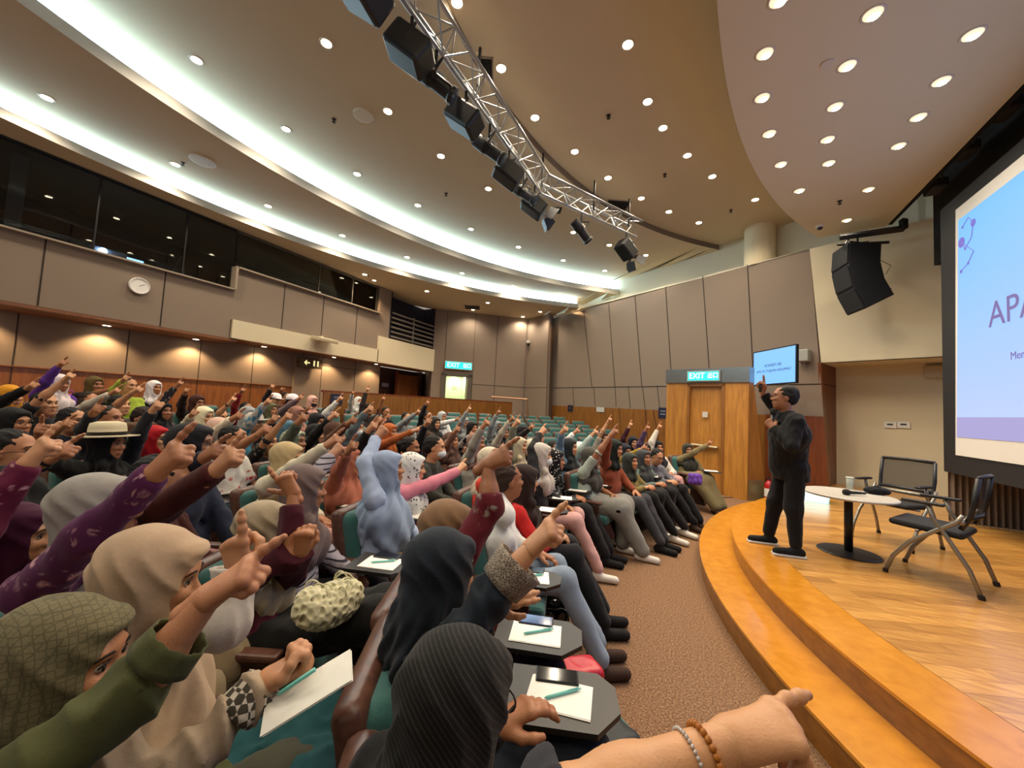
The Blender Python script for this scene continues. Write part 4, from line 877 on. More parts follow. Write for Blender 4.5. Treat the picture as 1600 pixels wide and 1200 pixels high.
def stage_light(p, aim, tp, lab):
    """p: clamp on the truss, lantern hangs under it"""
    q = empty('stage_light', p, lab, 'stage light', 'stage lights on the truss'); d = unit(aim); R = frame(unit(np.cross([0, 0, 1.], d)), -d)   # y = -d ... built along -y
    R = np.c_[unit(np.cross(d, [0, 0, 1.])), d, np.cross(unit(np.cross(d, [0, 0, 1.])), d)]; c = A3(0, 0, -.36); X = lambda v: tuple(R@np.array(v, float)+c)
    mb = MB()
    if tp == 'barrel': mb.lathe([(0, -.24), (.09, -.23), (.1, -.05), (.085, 0), (.085, .2), (.1, .22), (.1, .26), (.09, .26)], c, 16, R=np.c_[R[:, 0], R[:, 2], R[:, 1]])
    else: mb.rbox(c, (.3, .42, .28), .035, R=R)
    mb.build('housing', BLK, q, smooth=False)
    mb = MB(); mb.lathe([(.085, .262 if tp == 'barrel' else .172), (0, .272 if tp == 'barrel' else .18)], c, 16, R=np.c_[R[:, 0], R[:, 2], R[:, 1]]); mb.build('lens', mat('lantern_lens', '3b4a56', .1), q)
    mb = MB(); mb.tube([X((.14, 0, 0)), X((.14, -.02, .17)), (0, .0, -.18), X((-.14, -.02, .17)), X((-.14, 0, 0))], .012, 6); mb.tube([(0, 0, -.2), (0, 0, 0)], .018, 6); mb.build('yoke', BLK, q)
    mb = MB(); mb.box(X((0, -.02, .125)), (.03, .16, .004), R=R); mb.box(X((.125, -.04, .02)), (.004, .12, .03), R=R); mb.build('sticker', mat('white_sticker', 'd8d8d2', .6), q)
    if tp in ('barn', 'barrelbarn') or 'b' == tp[-1]:
        mb = MB(); e = .26 if tp.startswith('barrel') else .17
        for s_ in (1, -1):
            mb.box(X((s_*.17, e+.09, 0)), (.005, .2, .22), R=R@rot_z(-s_*.6)); mb.box(X((0, e+.09, s_*.17)), (.22, .2, .005), R=R@rot_x(s_*.6))
        mb.build('barn_door', BLK, q)
aimd = A3(1, .25, -.75)
wl = ['first', 'second', 'third', 'fourth', 'fifth', 'sixth', 'seventh', 'eighth']
specs = [(2.15, 'box'), (2.75, 'box'), (3.15, 'barrel'), (3.75, 'box'), (4.35, 'barrel'), (4.95, 'box'), (5.5, 'barrel'), (5.95, 'barrelb')]
for k, (y, tp) in enumerate(specs):
    stage_light((-2.72, y, tz-.17), aimd+A3(0, .3*(k % 3), 0), tp, 'black stage light on the long truss section, %s from the camera end' % wl[k])
for k, (t_, tp) in enumerate(((.38, 'barrel'), (.88, 'barrelb'))):
    p = TR[1]*(1-t_)+TR[2]*t_; stage_light((p[0], p[1], tz-.17), A3(.6, .9, -.8), tp, ['black barrel stage light alone on the short far truss section', 'black stage light with barn doors at the far end of the truss'][k])
for k, (x, y) in enumerate(((1568, 172), (1508, 236), (1462, 292))):
    p = atx(x, y, 3.35); q = empty('spotlight', p, 'dim black stage lantern in the dark gap above the screen, %s from the right' % wl[k], 'stage light', 'lanterns above the screen')
    mb = MB(); mb.rbox((0, 0, 0), (.2, .34, .16), .03); mb.build('housing', mat('lantern_grey', '2c2c30', .5), q); mb = MB(); mb.tube([(0, -.19, 0), (0, -.19, .2), (0, .19, .2), (0, .19, 0)], .012, 6); mb.build('yoke', mat('lantern_yoke', '4a4a50', .5), q)
# ------------------------------------------------------------------ line-array loudspeaker
lp_ = atz(1340, 369, 5.2); q = empty('line_array', (float(lp_[0]), float(lp_[1]), 4.99), 'black curved line-array loudspeaker hanging from the beam beside the cream wall', 'speaker'); ang = 0; top = A3(0, 0, 0)
side = A3(.88, .47, 0); fdir = A3(-.9, .43, 0)*0+A3(-.75, -.35, 0); face = unit(A3(-.93, -.2, 0)); sd = np.cross([0, 0, 1.], face)
pos = A3(0, 0, -.02); CAB = mat('cabinet_black', '17181c', .6)
for k in range(3):
    a = -.05+k*.24; dn = unit(A3(0, 0, -1)*math.cos(a)-face*math.sin(a)); fo = unit(face*math.cos(a)-A3(0, 0, 1)*math.sin(a)); c = pos+dn*.18; R = np.c_[fo, sd, np.cross(fo, sd)]
    bx_ = MB(); V = [(-.22, -.22, -.155), (.24, -.26, -.2), (-.22, .22, -.155), (.24, .26, -.2), (-.22, -.22, .155), (.24, -.26, .2), (-.22, .22, .155), (.24, .26, .2)]
    bx_.add(np.array(V)@R.T+c, [(0, 2, 3, 1), (4, 5, 7, 6), (0, 1, 5, 4), (2, 6, 7, 3), (0, 4, 6, 2), (1, 3, 7, 5)]); cb = bx_.build('cabinet', CAB, q)
    g = MB(); g.rbox(tuple(R@A3(.25, 0, 0)+c), (.03, .48, .36), .012, R=R); g.build('grille', mat('array_grille', '101114', .7, bump=.4, bscale=400), cb)
    h_ = MB(); 
    for yy in (-1,): h_.box(tuple(R@A3(.06, -.245, 0)+c), (.12, .012, .12), R=R); h_.box(tuple(R@A3(-.08, -.237, .02)+c), (.1, .012, .1), R=R)
    h_.build('handle', BLKM, cb); pos = pos+dn*.345
mb = MB(); mb.box((.08, -.02, .03), (.1, .1, .06)); mb.tube([tuple(-face*.45+A3(0, 0, .06)), tuple(face*.3+A3(0, 0, .06))], .025, 4); mb.tube([(0, 0, .05), (0, 0, .17)], .015, 6); mb.tube([tuple(face*.2+A3(0, 0, .05)), tuple(face*.12+A3(0, 0, .17))], .015, 6); mb.build('rigging_bar', BLK, q); q.scale = (1.08, 1.08, 1.08)
mb = MB(); a_ = -face*.3
for z_ in (-.35, -.75): mb.tube([tuple(a_+A3(0, 0, z_+.12)), tuple(a_-face*.18+A3(0, 0, z_)), tuple(a_-face*.1+A3(0, 0, z_-.15))], .006, 5)
mb.build('cable', mat('cable_grey', '55555a', .5), q)
# ------------------------------------------------------------------ screen
SX = 3.15
sc = empty('projection_screen', (SX, 4.6, 1.05), 'large projection screen in a black frame showing a pale blue slide reading APA', 'screen')
mb = MB(); y0_, y1_ = 7.85, 1.35
mb.box((.03, 0, 1.95), (.05, y0_-y1_, 3.9)); mb.build('frame', mat('screen_frame', '121214', .7), sc)
mb = MB(); mb.box((-.0, 0.05, 1.98), (.012, 7.53*2-9.2-.0, 3.44)); wsur = MB(); YL = 7.53
wsur.add([(-.008, YL-4.6, .26), (-.008, 1.6-4.6, .26), (-.008, 1.6-4.6, 3.70), (-.008, YL-4.6-.1, 3.70)], [(0, 1, 2, 3)]); wsur.build('screen_fabric', mat('screen_white', 'c9c4ba', .7, emit='c0b8ae', es=.12), sc)
SL = bpy.data.materials.new('slide_blue'); SL.use_nodes = True; nt = SL.node_tree; b = nt.nodes['Principled BSDF']; b.inputs['Base Color'].default_value = (.02, .02, .02, 1)
tc = nd(nt, 'ShaderNodeTexCoord'); sx = nd(nt, 'ShaderNodeSeparateXYZ'); cr = nd(nt, 'ShaderNodeValToRGB'); mr = nd(nt, 'ShaderNodeMapRange'); mr.inputs['From Min'].default_value = .78; mr.inputs['From Max'].default_value = 3.5
nt.links.new(tc.outputs['Object'], sx.inputs[0]); nt.links.new(sx.outputs['Z'], mr.inputs['Value']); nt.links.new(mr.outputs[0], cr.inputs[0])
cr.color_ramp.elements[0].color = (*lin('a9bbff'), 1); cr.color_ramp.elements[1].color = (*lin('68aef4'), 1); e = cr.color_ramp.elements.new(.45); e.color = (*lin('8cb4fb'), 1)
nt.links.new(cr.outputs[0], b.inputs['Emission Color']); b.inputs['Emission Strength'].default_value = .92
mb = MB(); mb.add([(-.014, 7.47-4.6, .78), (-.014, 1.7-4.6, .78), (-.014, 1.7-4.6, 3.52), (-.014, 7.36-4.6, 3.52)], [(0, 1, 2, 3)]); mb.build('slide_area', SL, sc)
mb = MB(); mb.add([(-.014, 7.48-4.6, .51), (-.014, 1.7-4.6, .51), (-.014, 1.7-4.6, .78), (-.014, 7.47-4.6, .78)], [(0, 1, 2, 3)]); mb.build('slide_band', mat('slide_lavender', '101010', .6, emit='a9a3d4', es=.75), sc)
INK = mat('slide_ink', '101010', .7, emit='8a78b8', es=.55); INK2 = mat('slide_molecule', '101010', .7, emit='7a6fd0', es=.7)
RS = np.c_[[0, -1, 0], [0, 0, 1], [-1, 0, 0]]
text('APA SIH', .44, (SX-.02, 5.98, 3.06), RS, INK, parent=sc, sx=1.0); text('Memilik', .13, (SX-.02, 6.2, 2.52), RS, INK, parent=sc)
mb = MB(); mol = [(7.25, 4.42), (7.12, 4.5), (7.02, 4.38), (7.06, 4.2), (7.2, 4.1), (7.28, 4.22), (7.02, 4.0), (7.14, 3.88), (7.3, 3.82)]
for i in range(len(mol)-1): mb.tube([(-.02, mol[i][0]-4.6, mol[i][1]-1.05), (-.02, mol[i+1][0]-4.6, mol[i+1][1]-1.05)], .005, 4)
for i, r in ((0, .02), (2, .05), (4, .02), (5, .07), (7, .02), (8, .025)): mb.lathe([(r, -.002), (r, .002)], (-.02, mol[i][0]-4.6, mol[i][1]-1.05), 12, R=[[0, 0, 1], [0, 1, 0], [-1, 0, 0]])
mb.build('molecule_drawing', INK2, sc)
# pleated curtain below
mb = MB(); pts = []; n = 90; ca, cb_ = A3(3.2, 7.86, 0), A3(5.2, 7.75, 0)
for i in range(n*2): t = i/(n*2-1); p = ca+(cb_-ca)*t; pts.append((p[0], p[1]+.04*math.sin(i*1.05)))
V = [(p[0], p[1], .345) for p in pts]+[(p[0], p[1], 1.2) for p in pts]; m_ = len(pts); mb.add(V, [(i, i+1, m_+i+1, m_+i) for i in range(m_-1)])
o = mb.build('curtain', mat('curtain_taupe', '6b5a4e', .9), loc=(3.2, 7.86, .34), smooth=True); o['label'] = 'pleated taupe curtain hanging under the projection screen'; o['category'] = 'curtain'
# wall TV
rp, lp = A3(1.62, 9.07, 0), A3(.90, 10.07, 0); rp = atd(1246, 600, 7.4); lp = atd(1178, 602, 8.6); xd = unit(A3(rp[0]-lp[0], rp[1]-lp[1], 0)); Rt = frame(xd); wtv = np.hypot(rp[0]-lp[0], rp[1]-lp[1]); htv = .76
c = (lp+rp)/2; c[2] = (lp[2]+rp[2])/2+htv/2; q = empty('television', tuple(c), 'wall television on a bracket above the speaker showing a blue slide', 'television')
mb = MB(); mb.box((0, 0, 0), (wtv, htv, .05), R=Rt); mb.build('bezel', BLK, q); nrm = Rt[:, 2]
mb = MB(); mb.box(tuple(nrm*.027), (wtv-.05, htv-.05, .004), R=Rt); mb.build('display', mat('tv_display', '0a0a0a', .3, emit='7fb8f8', es=.95), q)
mb = MB(); mb.box(tuple(Rt@A3(-.3*wtv, -htv*.5+.045, .031)), (.17, .05, .002), R=Rt); mb.build('caption_bar', mat('tv_bar', '101010', .4, emit='2d5fe0', es=.9), q)
TI = mat('tv_ink', '1a2440', .6, emit='33487a', es=.35)
text('KONSEP URI', .085, tuple(c+Rt@A3(0, .03, .033)), Rt, TI, parent=q); text('APA ITU TUJUAN HIDUPMU?', .075, tuple(c+Rt@A3(0, -.085, .033)), Rt, TI, parent=q)
mb = MB(); mb.tube([tuple(-nrm*.03), tuple(-nrm*.2), tuple(A3(.35, .4, .05))], .025, 8); mb.build('bracket', ALU, q)
p = atw(1256, 556, -.12); q = empty('wall_box', tuple(p), 'pale grey speaker box on the wall behind the television', 'box'); mb = MB(); mb.rbox((0, 0, 0), (.22, .22, .26), .02, rz=-.5); mb.build('case', mat('pale_grey', '9a9a92', .5), q); mb = MB(); mb.tube([(0, 0, -.12), (.05, .08, -.3)], .012); mb.build('cable', mat('pale_grey', '9a9a92', .5), q)
# exit signs
SG = mat('exit_glow', '0a3a38', .4, emit='2ff0dc', es=1.0); SGL = mat('exit_letter', 'e8fff8', .4, emit='d8fff4', es=1.6); SGD = mat('exit_letter_dark', '06504c', .5)
def exit_sign(c, xd, wd, ht, lab, housing, n_):
    R = frame(xd); q = empty('exit_sign', tuple(c), lab, 'sign'); mb = MB(); mb.box((0, 0, 0), (wd+.05, ht+.05, .06), R=R); mb.build('housing', housing, q)
    mb = MB(); mb.box(tuple(R[:, 2]*.032), (wd, ht, .006), R=R); mb.build('face', SG, q); text('EXIT', ht*.95, tuple(c+R@A3(-wd*.2, 0, .038)), R, SGL, parent=q, sx=.95); text('出口', ht*.75, tuple(c+R@A3(wd*.32, 0, .038)), R, SGL, parent=q, sx=.8)
xd = A3(*(EX2-EX1), 0); c = A3(*(P_(.267)-EXN*.08), 3.19); exit_sign(c, xd, 1.05, .27, 'lit green EXIT sign over the bright doorway in the far corner', mat('sign_housing', 'b8a898', .5), 1)
c = A3(*PT(.87, .06), 2.565); exit_sign(c, A3(*pd, 0), .66, .19, 'lit green EXIT sign on the steel header of the wooden door', ALU, 2)
# small notices
def notice(p, xd, w_, h_, col, lab, txt=None, cat='notice', name='wall_notice', ink=None):
    R = frame(xd); o = MB(); o.box((0, 0, 0), (w_, h_, .015), R=R); q = o.build(name, mat('notice_'+col, col, .5), loc=None); q.location = p; q['label'] = lab; q['category'] = cat
    if txt: text(txt, h_*.3, tuple(np.array(p)+R@A3(0, 0, .009)), R, ink or mat('notice_ink', 'c8ccd8', .6), parent=q)
    return q
wd_ = A3(NW[1], -NW[0], 0)
p = atw(891, 638, -.012); notice(p, wd_, .26, .24, '161b33', 'navy square notice on the wood wall left of the white sheet', 'P', ink=None)
p = atw(938, 640, -.012); notice(p, wd_, .34, .16, 'b9bdbf', 'white printed sheet on the wood wall', '----', ink=mat('sheet_ink', '5a6068', .6))
p = atw(1036, 645, -.012); notice(p, wd_, .3, .3, '161d3c', 'navy notice with white lines beside the wooden door portal', '===\n===')
notice((*PT(.9, -.0), 1.71), A3(*pd, 0), .11, .12, 'c9c6bc', 'small white notice on the wooden door', '::', ink=mat('sheet_ink', '5a6068', .6))
notice((XR-.355, 10.95, 2.24), A3(0, 1, 0), .0001+.34, .14, '8e93a0', 'small grey door plate in the dark lobby doorway', None, name='door_plate', cat='plate')
notice((*(P_(.27)+EXN*1.19), 2.35), xd, .2, .16, '8f9478', 'small plate on the pale wall seen through the exit doorway', None, name='door_plate', cat='plate')
q = empty('exit_sign', (XR+.25, 7.35, 2.62), 'dim hanging sign with a left arrow and running figure on the back wall', 'sign'); mb = MB(); mb.box((0, 0, 0), (.05, .72, .3)); mb.tube([(0, -.25, .14), (0, -.25, .27)], .01, 6); mb.tube([(0, .25, .14), (0, .25, .27)], .01, 6); mb.build('housing', mat('dim_sign', '4a3a22', .5), q)
Rb = np.c_[[0, 1, 0], [0, 0, 1], [1, 0, 0]]; SY = mat('dim_sign_glyph', 'e8dca0', .5, emit='f0e2a0', es=.7); mb = MB(); mb.box((.028, -.12, 0), (.004, .16, .04)); mb.box((.028, -.17, .03), (.004, .1, .03), R=rot_x(.8)); mb.box((.028, -.17, -.03), (.004, .1, .03), R=rot_x(-.8)); mb.box((.028, .1, 0), (.004, .05, .16)); mb.box((.028, .22, 0), (.004, .05, .16)); mb.build('glyph', SY, q)
# clock
p = atx(217, 447, XB+.02); q = empty('wall_clock', tuple(p), 'round white wall clock on the control room front', 'clock'); Rx = np.array([[0, 0, 1], [0, 1, 0], [-1, 0, 0]])
mb = MB(); mb.lathe([(0, -.01), (.15, -.01), (.155, .03), (.142, .045), (.134, .03)], n=36, R=Rx); mb.build('case', mat('clock_white', 'e4e2de', .4), q, smooth=False); mb = MB(); mb.lathe([(.135, .022), (0, .022)], n=36, R=Rx); mb.build('dial', mat('clock_dial', 'cfd2d2', .4), q)
mb = MB()
for k in range(12): a = k*math.pi/6; mb.box((.024, .115*math.sin(a), .115*math.cos(a)), (.003, .007, .02), R=rot_x(-a))
mb.build('hour_marks', BLK, q); mb = MB(); mb.box((.028, -.015, .028), (.003, .01, .065), R=rot_x(.45)); mb.box((.03, .035, .022), (.003, .008, .095), R=rot_x(-1.0)); mb.build('hands', BLK, q)
# parapet and handrail at the back of the seats
pp1 = np.array([-8.45, 6.5]); pp2 = np.array([-6.45, 13.05]); q = empty('parapet', (-7.2, 9.5, .5), 'long low wooden parapet behind the last seats in the far corner', 'parapet')
mb = MB(); vwall(mb, pp1, pp2, .5, 1.78, .08); mb.build('panel', OAKD, q).location = -Vector(q.location); mb = MB(); vwall(mb, pp1-(pp2-pp1)*.005, pp2, 1.78, 1.83, .13); mb.build('top_rail', REDW, q).location = -Vector(q.location)
p = pp1+(pp2-pp1)*.045; notice((p[0]+.03, p[1]-.02, 1.62), A3(*(pp2-pp1), 0), .3, .26, '141b36', 'navy notice on the left end of the wooden parapet', '===\n===')
mb = MB(); a, b, c2 = atd(768, 620, 13.4), atd(824, 624, 13.4), atd(825, 668, 13.4); mb.tube([a, b, (b+c2)/2, c2], .028, 8); o = mb.build('handrail', mat('copper_rail', 'b98e72', .3, .8), loc=tuple(a)); o['label'] = 'copper coloured tube handrail beside the end of the parapet'; o['category'] = 'rail'
# projector under the cream fascia
p = atx(508, 531, XB+.25); q = empty('projector', tuple(p), 'small cream projector unit mounted under the cream fascia', 'projector'); mb = MB(); mb.rbox((0, 0, 0), (.34, .62, .1), .02, R=rot_y(.2)); mb.build('case', mat('cream_plastic', 'c5b99a', .5), q); mb = MB(); mb.box((-.17, 0, .06), (.1, .1, .1)); mb.build('mount', mat('cream_plastic', 'c5b99a', .5), q)
# fire extinguisher
q = empty('fire_extinguisher', (1.22, 9.28, 0), 'red fire extinguisher on the carpet behind the speaker', 'fire extinguisher'); RED = mat('extinguisher_red', 'a5171a', .3)
mb = MB(); mb.lathe([(0, 0), (.075, 0), (.08, .02), (.08, .36), (.07, .41), (.03, .45), (.025, .48), (0, .48)], n=20); mb.build('cylinder', RED, q, smooth=True); mb = MB(); mb.box((0, 0, .5), (.04, .1, .03)); mb.tube([(0, .03, .5), (-.05, .1, .45), (-.06, .11, .2)], .01, 6); mb.build('valve', BLK, q)
mb = MB(); mb.lathe([(.0812, .14), (.0812, .3)], n=20); mb.build('paper_label', mat('ext_label', 'd8d2c8', .6), q)
p = atz(1256, 780, .34); q = empty('glow_box', (float(p[0]), float(p[1]), .34), 'glowing cyan box standing for a cyan glow on the floor behind the speaker', 'light'); mb = MB(); mb.rbox((0, 0, .1), (.66, .3, .2), .02, rz=-.3); mb.build('housing', mat('glow_box_white', 'd0e0e0', .4, emit='8fe4e8', es=1.3), q); mb = MB(); mb.box((.1, -.16, .05), (.3, .04, .05), rz=-.3); mb.build('dark_strip', mat('dark_teal', '23444a', .5), q)  # emissive box added to stand for a cyan glow on the floor
for k, (x, y) in enumerate(((1391, 664), (1412, 664))):
    p = atw(x, y, .96); q = empty('wall_socket', tuple(p), 'white wall control plate in the alcove, %s of the pair' % ['left', 'right'][k], 'socket', 'wall plates'); R = frame(wd_); mb = MB(); mb.rbox((0, 0, 0), (.19, .13, .02), .006, R=R); mb.build('plate', mat('plate_white', 'd8d6d0', .4), q); mb = MB(); mb.box(tuple(R@A3(0, .01, .012)), (.09, .03, .006), R=R); mb.build('switch', BLK, q)
p = atw(1461, 581, .9); q = empty('wall_box', tuple(p), 'small beige box high on the alcove wall beside the screen', 'box'); mb = MB(); mb.rbox((0, 0, 0), (.3, .08, .24), .01, rz=-.5); mb.build('case', mat('beige_box', 'b5a88c', .5), q); mb = MB(); mb.box((.08, -.1, .18), (.02, .01, .02)); mb.build('indicator', mat('amber_led', 'd06020', .5, emit='ff8030', es=2), q)
p = atw(1405, 772, .95); notice(tuple(p), wd_, .13, .1, 'a7a39a', 'grey outlet plate low on the alcove wall behind the chair', None, name='wall_socket', cat='socket')
# ------------------------------------------------------------------ stage table, microphone, glass, bag, chairs
q = empty('round_table', (1.37, 5.18, .34), 'low round white table with black column base on the stage', 'table')
mb = MB(); mb.lathe([(0, .572), (.37, .572), (.385, .58), (.385, .592), (.375, .6), (0, .6)], n=48); mb.build('tabletop', mat('table_laminate', 'b9b3a6', .35), q); mb = MB(); mb.lathe([(.036, .02), (.036, .57)], n=20); mb.build('column', BLK, q, smooth=True); mb = MB(); mb.lathe([(0, 0), (.26, 0), (.262, .008), (.25, .014), (.04, .024), (0, .024)], n=40); mb.build('base', BLK, q)
tzt = .94
GLASS2 = mat('drinking_glass', 'c8d4c8', .1); GLASS2.node_tree.nodes['Principled BSDF'].inputs['Alpha'].default_value = .4
def mic(name, a, b, lab, m_head, parent=None):
    a = np.array(a, float); b = np.array(b, float); d = unit(b-a); q = empty(name, tuple(a), lab, 'microphone'); mb = MB(); mb.tube([(0, 0, 0), tuple(d*.02), tuple(d*.16)], [.012, .012, .019], 12); mb.build('handle', BLK, q, smooth=True)
    X = frame(d, (0, 0, 1) if abs(d[2]) < .9 else (1, 0, 0)); mb = MB(); mb.lathe([(.018, 0), (.026, .015), (.031, .04), (.026, .062), (0, .074)], tuple(d*.155), 14, R=np.c_[X[:, 1], X[:, 2], X[:, 0]]); mb.build('grille', m_head, q, smooth=True); return q
FOAM = mat('mic_foam', '1b1714', .95, bump=.5, bscale=400)
p1 = atz(1352, 771, tzt+.025); p0 = atz(1308, 768, tzt+.03); mic('microphone', p1, p0, 'black handheld microphone with foam head lying on the round table', FOAM)
p = atz(1328, 769, tzt); p = atz(1328, 764, tzt+.0); q = empty('drinking_glass', (float(p[0])-.0, float(p[1]), tzt), 'clear drinking glass with a lid on the round table', 'glass'); mb = MB(); mb.lathe([(0, 0), (.03, 0), (.034, .12), (.032, .12), (.028, .006), (0, .006)], n=20); mb.build('tumbler', GLASS2, q, smooth=True); mb = MB(); mb.lathe([(.036, .12), (.036, .13), (0, .134)], n=20); mb.build('lid', mat('lid_white', 'c6ccc0', .5), q)
s = Sdf(.03); p = atz(1368, 772, tzt); c = A3(p[0], p[1], tzt); s.ell(c+A3(0, 0, .035), (.1, .07, .045)); s.ell(c+A3(.06, .03, .03), (.07, .06, .035)); s.fold = folds(.006, .06, 3, 1); s.minus(lambda P: P[..., 2]-(tzt+.002), .004)
V, F = s.mesh(.008); mb = MB(); mb.add(V, F.tolist()); q = empty('pouch', tuple(c), 'crumpled black cloth pouch on the round table', 'bag'); mb.build('body', cloth('0e0e11'), q, smooth=True).location = -Vector(q.location); mb = MB(); mb.tube([(-.05, 0, .06), (0, -.02, .09), (.06, 0, .065)], .006, 6); mb.build('strap', BLK, q)
def office_chair(loc, face, lab):
    q = empty('stacking_chair', loc, lab, 'chair', 'stage chairs', rz=face); G = mat('chair_silver', '8a8478', .35, .6); CU = mat('seat_black', '101114', .8, bump=.3, bscale=300)
    for y in (-.27, .27):
        mb = MB(); a = [(.30, y, .01), (.25, y, .16), (.14, y, .32), (-.02, y, .46), (-.13, y, .55), (-.17, y, .62)]; mb.tube(a, .0165, 8); o = mb.build('leg', G, q, smooth=True); e = MB(); e.tube([(.30, y, .0), (.298, y, .03)], .02, 8); e.build('foot', BLK, o)
        mb = MB(); a = [(-.26, y*1.04, .01), (-.2, y*1.03, .2), (-.08, y, .42), (.0, y, .56), (.03, y, .66)]; mb.tube(a, .0165, 8); o = mb.build('leg', G, q, smooth=True); e = MB(); e.tube([(-.262, y*1.04, .0), (-.255, y*1.04, .03)], .022, 8); e.build('foot', BLK, o)
        mb = MB(); mb.rbox((.06, y, .675), (.26, .055, .025), .01); mb.build('armrest', BLK, q)
    mb = MB(); mb.rbox((.06, 0, .45), (.46, .48, .055), .025, R=rot_y(-.04)); mb.build('seat', CU, q, smooth=False)
    mb = MB(); 
    for y in (-.235, .235): mb.tube([(-.15, y, .5), (-.2, y, .6), (-.225, y*1.02, .72), (-.25, y, .93)], .018, 8)
    mb.tube([(-.25, -.235, .93), (-.265, 0, .94), (-.25, .235, .93)], .018, 8); mb.tube([(-.2, -.235, .6), (-.225, 0, .6), (-.2, .235, .6)], .02, 8); mb.build('back_frame', BLK, q, smooth=True)
    mb = MB(); n = 9; V = []; Fc = []
    for i in range(n):
        for j in range(n): yy = -.23+.46*i/(n-1); zz = .6+.33*j/(n-1); V.append((-.2-.05*j/(n-1)-.02*(1-(yy/.23)**2), yy, zz))
    Fc = [(i*n+j, (i+1)*n+j, (i+1)*n+j+1, i*n+j+1) for i in range(n-1) for j in range(n-1)]; mb.add(V, Fc)
    MESH = bpy.data.materials.get('chair_mesh') or bpy.data.materials.new('chair_mesh'); MESH.use_nodes = True; bb = MESH.node_tree.nodes['Principled BSDF']; bb.inputs['Base Color'].default_value = (.02, .02, .02, 1); bb.inputs['Alpha'].default_value = .72; mb.build('back_mesh', MESH, q)
    mb = MB(); mb.tube([(-.16, -.27, .56), (-.16, .27, .56)], .022, 8); mb.tube([(.1, -.25, .42), (.1, .25, .42)], .012, 8); mb.build('crossbar', G, q, smooth=True); return q
office_chair((1.91, 4.80, .342), math.atan2(.32, -.5), 'black and silver stacking chair nearer the front of the stage, facing the audience')
office_chair((2.00, 5.98, .342), math.atan2(-.45, -.42), 'black mesh-back stacking chair behind the round table')
